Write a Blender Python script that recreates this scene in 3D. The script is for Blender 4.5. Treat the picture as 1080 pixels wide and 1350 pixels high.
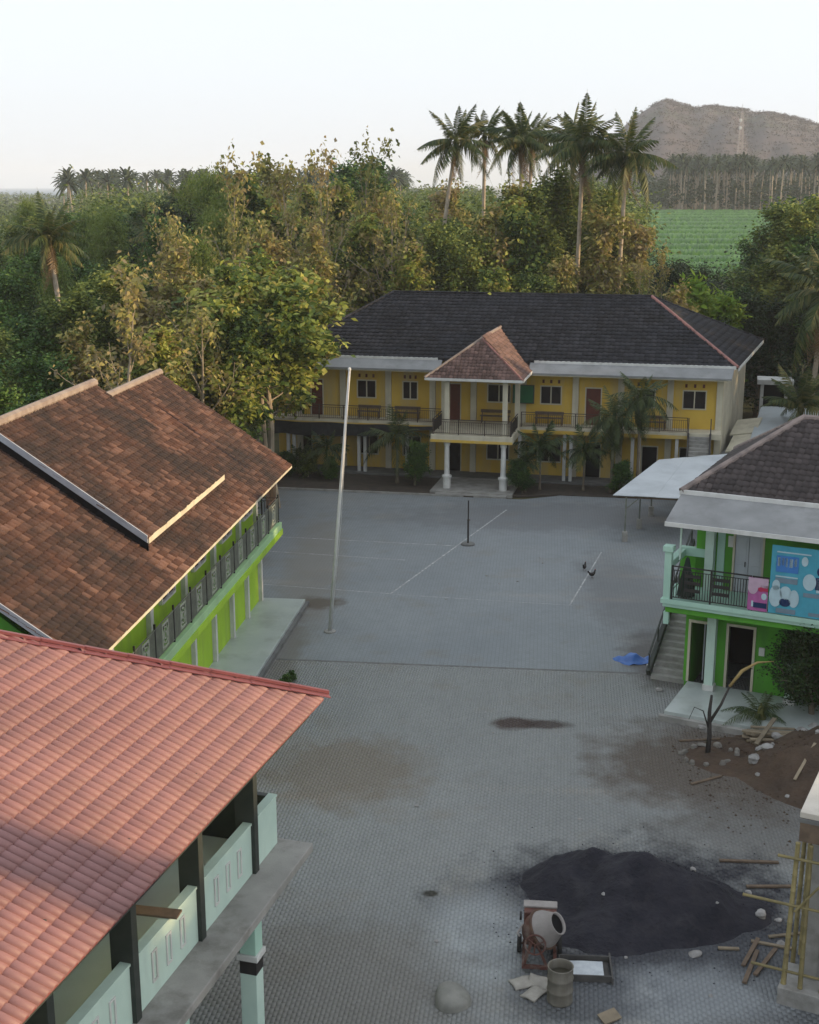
import bpy, bmesh, math, random
import numpy as np
from mathutils import Vector, Matrix, Euler

R = math.radians
scene = bpy.context.scene
for o in list(bpy.data.objects):
    bpy.data.objects.remove(o)
col = scene.collection
rnd = random.Random(7)

# ------------------------------------------------------------------ camera
cam_d = bpy.data.cameras.new('camera')
cam = bpy.data.objects.new('camera', cam_d)
col.objects.link(cam)
cam.location = (0, 0, 18)
cam.rotation_euler = (R(90 - 14.226), 0, 0)
cam_d.sensor_fit = 'VERTICAL'
cam_d.sensor_height = 24
cam_d.lens = 24 * 1700 / 1350
cam_d.clip_start = 0.5
cam_d.clip_end = 30000
scene.camera = cam

# ------------------------------------------------------------------ sky, sun, exposure
SUN_EL, SUN_AZ = 9.5, 95.0          # degrees; azimuth from +Y (view direction) towards +X (right)
world = bpy.data.worlds.new('World')
scene.world = world
world.use_nodes = True
wn, wl = world.node_tree.nodes, world.node_tree.links
wn.clear()
w_out = wn.new('ShaderNodeOutputWorld')
w_bg = wn.new('ShaderNodeBackground')
w_sky = wn.new('ShaderNodeTexSky')
w_sky.sky_type = 'NISHITA'
w_sky.sun_disc = False
w_sky.sun_elevation = R(SUN_EL)
w_sky.sun_rotation = R(SUN_AZ)
w_sky.air_density = 1.0
w_sky.dust_density = 3.0
w_sky.ozone_density = 1.0
w_hs = wn.new('ShaderNodeHueSaturation')
w_hs.inputs['Saturation'].default_value = 0.55
w_mix = wn.new('ShaderNodeMix')
w_mix.data_type = 'RGBA'
w_mix.inputs[0].default_value = 0.74          # thin even veil of high cloud
w_mix.inputs[7].default_value = (5.6, 6.05, 6.6, 1)
w_bg.inputs['Strength'].default_value = 0.1
wl.new(w_sky.outputs[0], w_hs.inputs['Color'])
wl.new(w_hs.outputs[0], w_mix.inputs[6])
wl.new(w_mix.outputs[2], w_bg.inputs['Color'])
wl.new(w_bg.outputs[0], w_out.inputs['Surface'])

sun_d = bpy.data.lights.new('sun', 'SUN')
sun_d.energy = 2.9
sun_d.angle = R(0.6)
sun_d.color = (1.0, 0.70, 0.38)
sun = bpy.data.objects.new('sun', sun_d)
col.objects.link(sun)
_sd = Vector((math.sin(R(SUN_AZ)) * math.cos(R(SUN_EL)), math.cos(R(SUN_AZ)) * math.cos(R(SUN_EL)), math.sin(R(SUN_EL))))
sun.rotation_euler = _sd.to_track_quat('Z', 'Y').to_euler()
sun.location = (60, 40, 60)

vs = scene.view_settings
vs.view_transform = 'Standard'
vs.look = 'None'
vs.exposure = 1.03
vs.gamma = 1.0
scene.cycles.volume_bounces = 1
scene.cycles.transparent_max_bounces = 8

# ------------------------------------------------------------------ materials
MATS = {}


def _nt(name):
    m = bpy.data.materials.new(name)
    m.use_nodes = True
    return m, m.node_tree.nodes, m.node_tree.links, m.node_tree.nodes['Principled BSDF']


def _mix(n, l, fac, a, b, blend='MIX'):
    x = n.new('ShaderNodeMix')
    x.data_type = 'RGBA'
    x.blend_type = blend
    for sock, v in ((x.inputs[0], fac), (x.inputs[6], a), (x.inputs[7], b)):
        if hasattr(v, 'is_output'):
            l.new(v, sock)
        elif isinstance(v, (int, float)):
            sock.default_value = v
        else:
            sock.default_value = (*v[:3], 1)
    return x.outputs[2]


def _noise(n, l, pos, scale, detail=4, rough=.55):
    t = n.new('ShaderNodeTexNoise')
    t.inputs['Scale'].default_value = scale
    t.inputs['Detail'].default_value = detail
    t.inputs['Roughness'].default_value = rough
    l.new(pos, t.inputs['Vector'])
    return t.outputs[0]


def _map(n, l, val, a, b, c=0., d=1.):
    t = n.new('ShaderNodeMapRange')
    t.inputs[1].default_value, t.inputs[2].default_value = a, b
    t.inputs[3].default_value, t.inputs[4].default_value = c, d
    l.new(val, t.inputs[0])
    return t.outputs[0]


def _math(n, l, op, a, b):
    t = n.new('ShaderNodeMath')
    t.operation = op
    for s, v in ((t.inputs[0], a), (t.inputs[1], b)):
        if hasattr(v, 'is_output'):
            l.new(v, s)
        else:
            s.default_value = v
    return t.outputs[0]


def pm(name, c1, c2=None, scale=3., rough=.85, bump=0., bscale=30., dirt=None, dscale=.6, dlo=.5, dhi=.7, damt=.7,
       attr=0., metal=0., spec=.3, streak=False, c_attr=None):
    """painted / mineral surface: two-tone noise, dirt patches, optional per-piece variation, fine relief"""
    if name in MATS:
        return MATS[name]
    m, n, l, bs = _nt(name)
    pos = n.new('ShaderNodeNewGeometry').outputs['Position']
    c2 = c2 or tuple(x * .8 for x in c1)
    f = _map(n, l, _noise(n, l, pos, scale, 5), .35, .65)
    c = _mix(n, l, f, c1, c2)
    if attr:
        a = n.new('ShaderNodeAttribute')
        a.attribute_name = 'v'
        if c_attr:
            c = _mix(n, l, _map(n, l, a.outputs['Fac'], .45, 1., 0, 1.), c, c_attr)
        k = _map(n, l, a.outputs['Fac'], 0, 1, 1 - attr, 1 + attr)
        cmb = n.new('ShaderNodeCombineColor')
        for i in range(3):
            l.new(k, cmb.inputs[i])
        c = _mix(n, l, 1., c, cmb.outputs[0], 'MULTIPLY')
    if dirt:
        p2 = pos
        if streak:
            mp = n.new('ShaderNodeMapping')
            mp.inputs['Scale'].default_value = (1, 1, .12)
            l.new(pos, mp.inputs[0])
            p2 = mp.outputs[0]
        d = _map(n, l, _noise(n, l, p2, dscale, 7, .65), dlo, dhi, 0, damt)
        c = _mix(n, l, d, c, dirt)
    l.new(c, bs.inputs['Base Color'])
    bs.inputs['Roughness'].default_value = rough
    bs.inputs['Metallic'].default_value = metal
    bs.inputs['Specular IOR Level'].default_value = spec
    if bump:
        b = n.new('ShaderNodeBump')
        b.inputs['Strength'].default_value = bump
        b.inputs['Distance'].default_value = .02 if bump <= 1 else .09
        b.inputs['Strength'].default_value = min(bump, 1.)
        l.new(_noise(n, l, pos, bscale, 6), b.inputs['Height'])
        l.new(b.outputs[0], bs.inputs['Normal'])
    MATS[name] = m
    return m


def leafmat(name, cols, trans=.3, rough=.6):
    """foliage: per-leaf colour from attribute v plus slow variation, some light passes through"""
    if name in MATS:
        return MATS[name]
    m, n, l, bs = _nt(name)
    geo = n.new('ShaderNodeNewGeometry')
    a = n.new('ShaderNodeAttribute')
    a.attribute_name = 'v'
    oi = n.new('ShaderNodeObjectInfo')
    nz = _noise(n, l, geo.outputs['Position'], .25, 3)
    f = _math(n, l, 'ADD', a.outputs['Fac'], _map(n, l, nz, .3, .7, -.28, .28))
    f = _math(n, l, 'ADD', f, _map(n, l, oi.outputs['Random'], 0, 1, -.16, .16))
    r = n.new('ShaderNodeValToRGB')
    cr = r.color_ramp
    while len(cr.elements) < len(cols):
        cr.elements.new(.5)
    for i, c in enumerate(cols):
        cr.elements[i].position = i / (len(cols) - 1)
        cr.elements[i].color = (*c, 1)
    l.new(f, r.inputs[0])
    l.new(r.outputs[0], bs.inputs['Base Color'])
    bs.inputs['Roughness'].default_value = rough
    bs.inputs['Specular IOR Level'].default_value = .25
    tr = n.new('ShaderNodeBsdfTranslucent')
    l.new(r.outputs[0], tr.inputs[0])
    ms = n.new('ShaderNodeMixShader')
    ms.inputs[0].default_value = trans
    l.new(bs.outputs[0], ms.inputs[1])
    l.new(tr.outputs[0], ms.inputs[2])
    l.new(ms.outputs[0], n['Material Output'].inputs['Surface'])
    MATS[name] = m
    return m


# ------------------------------------------------------------------ mesh helpers
class MB:
    """collects shapes; build() links them as ONE mesh object"""

    def __init__(s):
        s.v, s.f, s.a = [], [], []

    def add(s, vs_, fs, a=None):
        k = len(s.v)
        s.v += [tuple(p) for p in vs_]
        a = rnd.random() if a is None else a
        for f in fs:
            s.f.append([i + k for i in f])
            s.a.append(a)
        return s

    def box(s, x0, x1, y0, y1, z0, z1, M=None, a=None):
        p = [(x, y, z) for z in (z0, z1) for y in (y0, y1) for x in (x0, x1)]
        if M is not None:
            p = [M @ Vector(q) for q in p]
        return s.add(p, [(0, 2, 3, 1), (4, 5, 7, 6), (0, 1, 5, 4), (2, 6, 7, 3), (0, 4, 6, 2), (1, 3, 7, 5)], a)

    def slab(s, pts, t, a=None):
        """polygon (counter-clockwise from above) extruded downwards by t"""
        k = len(pts)
        lo = [(p[0], p[1], p[2] - t) for p in pts]
        fs = [tuple(range(k)), tuple(range(2 * k - 1, k - 1, -1))]
        fs += [(i, i + k, (i + 1) % k + k, (i + 1) % k) for i in range(k)]
        return s.add(list(pts) + lo, fs, a)

    def beam(s, p, q, w, h=None, a=None):
        p, q = Vector(p), Vector(q)
        h = h or w
        d = (q - p)
        L = d.length
        M = Matrix.Translation(p) @ d.to_track_quat('X', 'Z').to_matrix().to_4x4()
        return s.box(0, L, -w / 2, w / 2, -h / 2, h / 2, M, a)

    def tube(s, pts, rad, n=8, a=None, cap=True):
        pts = [Vector(p) for p in pts]
        if isinstance(rad, (int, float)):
            rad = [rad] * len(pts)
        k = len(s.v)
        a = rnd.random() if a is None else a
        up = Vector((.3, .9, .2)).normalized()
        for i, p in enumerate(pts):
            t = (pts[min(i + 1, len(pts) - 1)] - pts[max(i - 1, 0)]).normalized()
            u = t.cross(up)
            if u.length < .05:
                u = t.cross(Vector((1, 0, 0)))
            u.normalize()
            w = t.cross(u)
            for j in range(n):
                th = 2 * math.pi * j / n
                s.v.append(tuple(p + (u * math.cos(th) + w * math.sin(th)) * rad[i]))
        for i in range(len(pts) - 1):
            for j in range(n):
                b, c = k + i * n, k + (i + 1) * n
                s.f.append([b + j, b + (j + 1) % n, c + (j + 1) % n, c + j])
                s.a.append(a)
        if cap:
            s.f.append([k + j for j in range(n)][::-1])
            s.f.append([k + (len(pts) - 1) * n + j for j in range(n)])
            s.a += [a, a]
        return s

    def lathe(s, prof, n=20, M=None, a=None):
        """profile of (radius, z)"""
        k = len(s.v)
        a = rnd.random() if a is None else a
        for r, z in prof:
            for j in range(n):
                th = 2 * math.pi * j / n
                p = Vector((r * math.cos(th), r * math.sin(th), z))
                s.v.append(tuple(M @ p if M is not None else p))
        for i in range(len(prof) - 1):
            for j in range(n):
                b, c = k + i * n, k + (i + 1) * n
                s.f.append([b + j, b + (j + 1) % n, c + (j + 1) % n, c + j])
                s.a.append(a)
        return s

    def build(s, name, mat, parent=None, smooth=False, bevel=0.):
        me = bpy.data.meshes.new(name)
        me.from_pydata(s.v, [], s.f)
        at = me.attributes.new('v', 'FLOAT', 'FACE')
        at.data.foreach_set('value', s.a)
        me.materials.append(mat)
        if smooth:
            me.polygons.foreach_set('use_smooth', [True] * len(me.polygons))
        me.update()
        o = bpy.data.objects.new(name, me)
        col.objects.link(o)
        o.parent = parent
        if bevel:
            b = o.modifiers.new('bevel', 'BEVEL')
            b.width = bevel
            b.segments = 2
            b.limit_method = 'ANGLE'
        return o


def mesh_np(name, V, F, A, mat):
    """V (n,3) F (m,k) A (m,) -> mesh"""
    me = bpy.data.meshes.new(name)
    m, k = F.shape
    me.vertices.add(len(V))
    me.vertices.foreach_set('co', np.ascontiguousarray(V, np.float32).ravel())
    me.loops.add(m * k)
    me.loops.foreach_set('vertex_index', np.ascontiguousarray(F, np.int32).ravel())
    me.polygons.add(m)
    me.polygons.foreach_set('loop_start', np.arange(0, m * k, k, dtype=np.int32))
    at = me.attributes.new('v', 'FLOAT', 'FACE')
    at.data.foreach_set('value', np.ascontiguousarray(A, np.float32))
    me.materials.append(mat)
    me.update(calc_edges=True)
    me.validate()
    return me


def link(name, me, parent=None, loc=None, rot=None, sc=None):
    o = bpy.data.objects.new(name, me)
    col.objects.link(o)
    o.parent = parent
    if loc is not None:
        o.location = loc
    if rot is not None:
        o.rotation_euler = rot
    if sc is not None:
        o.scale = (sc, sc, sc) if isinstance(sc, (int, float)) else sc
    return o


def empty(name, loc=(0, 0, 0), rz=0.):
    o = bpy.data.objects.new(name, None)
    o.empty_display_size = .3
    col.objects.link(o)
    o.location = loc
    o.rotation_euler = (0, 0, R(rz))
    return o


def tag(o, label, cat, group=None):
    o['label'] = label
    o['category'] = cat
    if group:
        o['group'] = group
    return o


def struct(o):
    o['kind'] = 'structure'
    return o


def stuff(o):
    o['kind'] = 'stuff'
    return o


def boxes(name, mat, parent, *bs, bevel=0.):
    m = MB()
    for b in bs:
        m.box(*b)
    return m.build(name, mat, parent, bevel=bevel)


def sstep(a, b, x):
    t = np.clip((x - a) / (b - a), 0, 1)
    return t * t * (3 - 2 * t)


def vnoise(x, y, seed=0):
    """cheap smooth noise, numpy, about -1..1"""
    r = np.random.RandomState(seed)
    out = 0
    for i in range(9):
        a, ph, k = r.uniform(0, 6.28), r.uniform(0, 6.28), r.uniform(.6, 1.7)
        out = out + np.sin((x * math.cos(a) + y * math.sin(a)) * k + ph)
    return out / 4.


def terrain_z(x, y):
    x, y = np.asarray(x, float), np.asarray(y, float)
    yy = np.maximum(y, 1.)
    k = sstep(120, 470, yy) * sstep(.05, .15, x / yy)
    z = 8.6 * k + sstep(480, 900, yy) * sstep(.08, .2, x / yy) * 8
    z = z - sstep(1900, 2150, yy) * sstep(.05, -.1, x / yy) * 6
    return z - .12


# ------------------------------------------------------------------ ground, water, hill
def spaced(a, b, n, p):
    t = np.linspace(-1, 1, n)
    s = np.sign(t) * np.abs(t) ** p
    return np.where(s < 0, -s * a, s * b)


def grid_mesh(name, X, Y, Z, mat, smooth=True):
    ny, nx = X.shape
    V = np.stack([X, Y, Z], -1).reshape(-1, 3)
    i = np.arange(ny * nx).reshape(ny, nx)
    F = np.stack([i[:-1, :-1], i[:-1, 1:], i[1:, 1:], i[1:, :-1]], -1).reshape(-1, 4)
    me = mesh_np(name, V, F, np.full(len(F), .5), mat)
    if smooth:
        me.polygons.foreach_set('use_smooth', [True] * len(me.polygons))
    return me


m_earth = pm('earth', (.10, .085, .05), (.06, .075, .025), .12, .95, .3, 8, dirt=(.16, .12, .075), dscale=.35, damt=.6)
xs, ys = spaced(-5000, 5000, 151, 2.2), spaced(-300, 9000, 201, 2.4)
X, Y = np.meshgrid(xs, ys)
g = link('ground', grid_mesh('ground', X, Y, terrain_z(X, Y), m_earth))
struct(g)

m_sea, n_, l_, b_ = _nt('sea')
b_.inputs['Base Color'].default_value = (.13, .21, .28, 1)
b_.inputs['Roughness'].default_value = .9
b_.inputs['Specular IOR Level'].default_value = .05
MATS['sea'] = m_sea
Xs, Ys = np.meshgrid(np.linspace(-4900, -150, 30), np.linspace(1950, 8800, 20))
struct(link('sea', grid_mesh('sea', Xs, Ys, np.full(Xs.shape, -2.), m_sea)))

# hill to the right, its ridge about 1.2 km off
m_hill = pm('hill_scrub', (.098, .076, .072), (.068, .06, .062), .02, .95, .6, .15, dirt=(.055, .065, .03), dscale=.012, dlo=.5, dhi=.62, damt=.6)  # greyed mauve tone holds part of the distance haze in the colour
aa = np.linspace(.10, .75, 190)
dd = np.linspace(650, 1900, 120)
A2, D2 = np.meshgrid(aa, dd)
px = A2 * 1700 / .968 + 540
ridge_px = np.interp(px, [700, 760, 800, 822, 838, 852, 862, 870, 878, 888, 905, 935, 975, 1010, 1040, 1080, 1150, 1250, 1400, 1800],
                     [258, 228, 186, 160, 149, 141, 135, 131, 132, 137, 139, 138, 142, 148, 154, 165, 182, 190, 205, 220])
top = 18 + (244 - ridge_px - 4) / 1700 * 1220 * .94
prof = np.where(D2 < 1220, sstep(640, 1230, D2) ** .9, 1 - .8 * sstep(1220, 1900, D2))
Zh = top * prof
rav = vnoise(A2 * 75, D2 * .006, 3) * 8 + vnoise(A2 * 170, D2 * .015, 4) * 3.5
Zh = Zh + np.minimum(rav - 1.5, 0) * 1.25 * sstep(640, 800, D2) * np.clip((1235 - D2) / 140., 0, 1) ** .7 * np.clip(top / 60, 0, 1)
Zh = np.where(D2 <= 655, 6, np.maximum(Zh, 2.0))
struct(link('hill', grid_mesh('hill', A2 * D2, D2, Zh, m_hill)))


def hill_z(a, d):
    i = np.clip((a - .10) / .65 * 189, 0, 189).astype(int)
    j = np.clip((d - 650) / 1250 * 119, 0, 119).astype(int)
    return Zh[j, i]


# ------------------------------------------------------------------ paving
def blob(n, l, pos, cx, cy, rx, ry, nz, amt=.5, soft=.35):
    """mask 0..1 of an irregular patch lying at (cx, cy)"""
    mp = n.new('ShaderNodeMapping')
    mp.vector_type = 'POINT'
    mp.inputs['Location'].default_value = (-cx / rx, -cy / ry, 0)
    mp.inputs['Scale'].default_value = (1 / rx, 1 / ry, 0)
    l.new(pos, mp.inputs[0])
    ln = n.new('ShaderNodeVectorMath')
    ln.operation = 'LENGTH'
    l.new(mp.outputs[0], ln.inputs[0])
    d = _math(n, l, 'ADD', ln.outputs['Value'], _map(n, l, nz, .25, .75, -amt, amt))
    return _map(n, l, d, 1 + soft, 1 - soft, 0, 1)


def paving_mat(name, base, base2, brick, attr):
    m, n, l, bs = _nt(name)
    pos = n.new('ShaderNodeNewGeometry').outputs['Position']
    big = _noise(n, l, pos, .16, 6, .6)
    mid = _noise(n, l, pos, 1.3, 6, .65)
    fine = _noise(n, l, pos, 14, 5, .7)
    c = _mix(n, l, _map(n, l, big, .35, .65), base, base2)
    c = _mix(n, l, _map(n, l, mid, .45, .75, 0, .32), c, tuple(x * .62 for x in base))
    c = _mix(n, l, _map(n, l, fine, .4, .75, 0, .35), c, tuple(x * .6 for x in base))
    c = _mix(n, l, _map(n, l, _noise(n, l, pos, .45, 6, .6), .55, .72, 0, .35), c, (.19, .16, .12))
    hgt = fine
    if attr:
        a = n.new('ShaderNodeAttribute')
        a.attribute_name = 'v'
        k = _map(n, l, a.outputs['Fac'], 0, 1, .975, 1.02)
        cmb = n.new('ShaderNodeCombineColor')
        for i in range(3):
            l.new(k, cmb.inputs[i])
        c = _mix(n, l, 1., c, cmb.outputs[0], 'MULTIPLY')
    if brick:
        bt = n.new('ShaderNodeTexBrick')
        bt.inputs['Scale'].default_value = 1
        bt.inputs['Brick Width'].default_value = .22
        bt.inputs['Row Height'].default_value = .15
        bt.inputs['Mortar Size'].default_value = .012
        bt.inputs['Color1'].default_value = (1, 1, 1, 1)
        bt.inputs['Color2'].default_value = (.92, .92, .92, 1)
        bt.inputs['Mortar'].default_value = (.72, .72, .72, 1)
        mp = n.new('ShaderNodeMapping')
        mp.inputs['Rotation'].default_value = (0, 0, R(96))
        l.new(pos, mp.inputs[0])
        l.new(mp.outputs[0], bt.inputs['Vector'])
        c = _mix(n, l, .8, c, bt.outputs['Color'], 'MULTIPLY')
    # lasting marks: brown earth, spilt black sand, cement dust, old rust-dark stain
    P = [((10.3, 38.0), (4.2, 3.4), (.085, .062, .045), .8), ((-2.2, 37.6), (2.6, 2.4), (.16, .125, .085), .6),
         ((10.6, 33.8), (3.4, 2.2), (.10, .09, .082), .5), ((9.7, 47.2), (1.2, 3.2), (.07, .058, .05), .7),
         ((6.0, 29.5), (4.4, 3.1), (.022, .022, .03), .97), ((8.6, 26.4), (3.6, 2.0), (.085, .09, .1), .75),
         ((6.2, 25.9), (2.4, 1.0), (.33, .355, .37), .5), ((1.9, 28.3), (1.3, 2.0), (.42, .45, .46), .5),
         ((3.9, 25.9), (1.6, 1.2), (.05, .053, .062), .7), ((-2., 26.), (3.2, 3.), (.13, .11, .085), .45),
         ((3.65, 41.3), (.75, .5), (.05, .03, .025), .9), ((4.75, 41.2), (.8, .35), (.045, .03, .026), .85),
         ((.55, 30.3), (.18, .14), (.03, .028, .02), .9), ((-4.6, 60.), (1.4, 9), (.17, .15, .12), .5),
         ((-4.1, 54.6), (1.1, .9), (.085, .07, .052), .85), ((-5.0, 48.5), (.7, 5.), (.13, .115, .09), .6), ((10., 56.), (2.0, 6), (.10, .10, .10), .5), ((8., 70), (9, 3.2), (.10, .10, .105), .5)]
    nz = _noise(n, l, pos, .9, 7, .62)
    for (cx, cy), (rx, ry), cc, amt in P:
        f = _math(n, l, 'MULTIPLY', blob(n, l, pos, cx, cy, rx, ry, nz, .4, .3), amt)
        c = _mix(n, l, f, c, cc)
    l.new(c, bs.inputs['Base Color'])
    bs.inputs['Roughness'].default_value = .82
    bs.inputs['Specular IOR Level'].default_value = .3
    b = n.new('ShaderNodeBump')
    b.inputs['Strength'].default_value = .35
    b.inputs['Distance'].default_value = .01
    l.new(hgt, b.inputs['Height'])
    l.new(b.outputs[0], bs.inputs['Normal'])
    MATS[name] = m
    return m


m_court = paving_mat('court_pavers_far', (.235, .255, .265), (.20, .22, .232), True, False)
m_paver = paving_mat('court_pavers_near', (.262, .272, .268), (.225, .235, .232), False, True)
m_joint = paving_mat('paver_joint_sand', (.22, .225, .22), (.19, .195, .19), False, False)


def seam_y(x):
    return 47.05 - .109 * x


UP = [(-14, seam_y(-14)), (17, seam_y(17)), (22, 60), (19, 73.2), (9, 75.0), (6.6, 74.0), (3.4, 74.6), (-7.6, 76.6), (-14, 77.6)]
struct(MB().slab([(x, y, 0) for x, y in UP], .1).build('courtyard', m_court))
lo = [(-16, 12), (16, 12), (16, seam_y(16) - .12), (-14, seam_y(-14) - .12)]
pav = struct(MB().slab([(x, y, -.0025) for x, y in lo], .09).build('courtyard_lower', m_joint))
# real pavers on the nearer half
W_, L_, ang = .105, .21, R(-7)
ca, sa = math.cos(ang), math.sin(ang)
vv, ff, av = [], [], []
rs = np.random.RandomState(5)
pos_l = []
for i in range(-130, 180):
    for j in range(0, 200):
        lx, ly = i * W_, 12.4 + j * L_ + (i % 2) * L_ / 2
        wx, wy = lx * ca - (ly - 30) * sa, lx * sa + (ly - 30) * ca + 30
        if wy < seam_y(wx) - .2 and wy > 20 and -5.5 - .02 * wy < wx < 13.5 and wy < 48:
            pos_l.append((wx, wy))
pos_l = np.array(pos_l)
K = len(pos_l)
hw, hl, bv, g_ = W_ / 2 - .001, L_ / 2 - .001, .0015, 0
base = np.array([[-hw, -hl, -.03], [hw, -hl, -.03], [hw, hl, -.03], [-hw, hl, -.03],
                 [-hw + bv, -hl + bv, 0], [hw - bv, -hl + bv, 0], [hw - bv, hl - bv, 0], [-hw + bv, hl - bv, 0]])
rot = np.array([[ca, sa, 0], [-sa, ca, 0], [0, 0, 1]])
bw = base @ rot
V = bw[None] + np.concatenate([pos_l, rs.normal(0, .0008, (K, 1))], 1)[:, None, :]
F0 = np.array([[4, 5, 6, 7], [0, 1, 5, 4], [1, 2, 6, 5], [2, 3, 7, 6], [3, 0, 4, 7]])
F = F0[None] + (np.arange(K) * 8)[:, None, None]
stuff(link('paver_field', mesh_np('paver_field', V.reshape(-1, 3), F.reshape(-1, 4), np.repeat(rs.rand(K), 5), m_paver), pav))
# dark drain strip along the seam
m_conc = pm('raw_concrete', (.33, .32, .30), (.24, .235, .22), 1.2, .9, .3, 25, dirt=(.13, .12, .105), dscale=1.4, damt=.7)
m_dconc = pm('dark_concrete', (.16, .16, .155), (.11, .11, .108), 1.5, .9, .3, 25)
s = MB()
xx = np.linspace(-9, 11.5, 22)
for a_, b_x in zip(xx[:-1], xx[1:]):
    s.slab([(a_, seam_y(a_) - .12, .006), (b_x - .02, seam_y(b_x) - .12, .006), (b_x - .02, seam_y(b_x), .006), (a_, seam_y(a_), .006)], .08)
struct(s.build('drain_strip', m_dconc))
# pale kerb before the yellow school
kp = [(-9.5, 76.95), (-7.6, 76.65), (-3, 75.8), (1, 75.05), (3.2, 74.65)]
s = MB()
for a_, b_x in zip(kp[:-1], kp[1:]):
    s.beam((*a_, .045), (*b_x, .045), .14, .13)
struct(s.build('kerb', m_conc))
# planting strip of bare soil between kerb and school
m_soil = pm('dark_soil', (.075, .06, .047), (.05, .042, .035), 2., .95, .6, 14)
struct(MB().slab([(-16, 77.9, .02), (-7.6, 76.75, .02), (3.2, 74.7, .02), (9, 75.1, .02), (19.5, 73.3, .02), (19.5, 76, .02), (-16, 85.5, .02)], .1).build('planting_bed', m_soil))

# painted court lines
m_line = pm('worn_white_paint', (.50, .51, .50), (.26, .27, .27), 5., .8, dirt=(.23, .235, .235), dscale=2.2, dlo=.42, dhi=.6, damt=.95)
for (x0, y0), (x1, y1), w in [((-7.4, 65.78), (2.3, 63.9), .07), ((-7.1, 62.9), (-.2, 61.3), .07), ((-6.8, 57.3), (-.9, 55.9), .06),
                              ((-.86, 55.86), (5.55, 71.5), .09), ((7.1, 54.3), (9.7, 62.7), .07), ((-.8, 55.8), (7.2, 54.2), .04)]:
    d = Vector((x1 - x0, y1 - y0, 0)).normalized()
    nn = Vector((-d.y, d.x, 0)) * w / 2
    p, q = Vector((x0, y0, .005)), Vector((x1, y1, .005))
    struct(MB().add([p - nn, q - nn, q + nn, p + nn], [(0, 1, 2, 3)]).build('court_line', m_line))


# ------------------------------------------------------------------ roof tiles
def inside(poly, x, y):
    c = False
    j = len(poly) - 1
    for i in range(len(poly)):
        xi, yi = poly[i]
        xj, yj = poly[j]
        if (yi > y) != (yj > y) and x < (xj - xi) * (y - yi) / (yj - yi) + xi:
            c = not c
        j = i
    return c


def tile_shape(w, l, h, t, n=5, kind='wave'):
    u = np.linspace(0, w, n)
    if kind == 'wave':
        pr = h * (.5 - .5 * np.cos(2 * np.pi * u / w))
    elif kind == 'rib':
        pr = h * np.abs(np.sin(np.pi * u / w)) ** .6
    else:
        pr = h * np.where(u < .72 * w, np.sin(np.pi * np.clip(u / (.72 * w), 0, 1)), .12 * np.sin(np.pi * (u - .72 * w) / (.28 * w)))
    rows = [(0, -.012), (0, t), (l * 1.06, 0)]
    V = np.array([[a, b, p + c] for b, c in rows for a, p in zip(u, pr)])
    F = []
    for r in range(2):
        for i in range(n - 1):
            k = r * n + i
            F.append([k, k + 1, k + n + 1, k + n])
    return V, np.array(F)


def tile_face(parent, mat, O, U, Vd, poly, w, l, h, t, kind='wave', jit=.004, single=None, n_single=0, name='tile_field', seed=1, n=5):
    """lays tiles over a sloping face; O eave point, U along the eave, Vd up the slope; poly in (u, v)"""
    O, U, Vd = np.array(O, float), np.array(U, float), np.array(Vd, float)
    U /= np.linalg.norm(U)
    Vd /= np.linalg.norm(Vd)
    N = np.cross(U, Vd)
    us, vs2 = [p[0] for p in poly], [p[1] for p in poly]
    cells = []
    for r in range(int(math.floor((min(vs2)) / l)), int(math.ceil(max(vs2) / l)) + 1):
        for c in range(int(math.floor(min(us) / w)), int(math.ceil(max(us) / w)) + 1):
            if inside(poly, (c + .5) * w, (r + .5) * l):
                cells.append((c * w, r * l))
    rs = np.random.RandomState(seed)
    rs_v = rs.rand(len(cells))
    bV, bF = tile_shape(w, l, h, t, n, kind)
    Rm = np.stack([U, Vd, N], 0)
    if single:
        cells_i = sorted(range(len(cells)), key=lambda i: single(O + U * cells[i][0] + Vd * cells[i][1]))[:n_single]
        ids = set(cells_i)
        me = [mesh_np('roof_tile', bV, bF, np.full(len(bF), q), mat) for q in (.1, .35, .6, .9)]
        M4 = Matrix([[U[k], Vd[k], N[k], 0] for k in range(3)] + [[0, 0, 0, 1]])
        for i in cells_i:
            c = cells[i]
            o = bpy.data.objects.new('roof_tile', me[int(rs_v[i] * 4) % 4])
            col.objects.link(o)
            o.parent = parent
            p = O + U * c[0] + Vd * c[1] + N * rs.normal(0, jit * .4)
            o.matrix_local = Matrix.Translation(Vector(p)) @ M4
        rest = [i for i in range(len(cells)) if i not in ids]
        cells = [cells[i] for i in rest]
        rs_v = rs_v[rest]
    C = np.array(cells)
    k = len(C)
    T = bV[None] + np.concatenate([C + rs.normal(0, jit, C.shape), rs.normal(0, jit * .7, (k, 1))], 1)[:, None, :]
    T[:, :, 2] += (T[:, :, 1] - C[:, None, 1]) * rs.normal(0, jit * 2, (k, 1))
    W3 = O + T.reshape(-1, 3) @ Rm
    F = (bF[None] + (np.arange(k) * len(bV))[:, None, None]).reshape(-1, 4)
    return stuff(link(name, mesh_np(name, W3, F, np.repeat(rs_v, len(bF)), mat), parent))


def cap_line(name, mat, parent, p, q, r=.11, step=.34, lift=.05):
    """overlapping half-round ridge tiles in one run"""
    p, q = Vector(p), Vector(q)
    d = q - p
    n = max(1, int(d.length / step))
    m = MB()
    for i in range(n):
        a, b = p + d * (i / n), p + d * ((i + 1.12) / n)
        m.tube([a + Vector((0, 0, lift * .5)), b + Vector((0, 0, lift * .5 + .012))], [r, r * .9], 8)
    return m.build(name, mat, parent, smooth=False)

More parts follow.
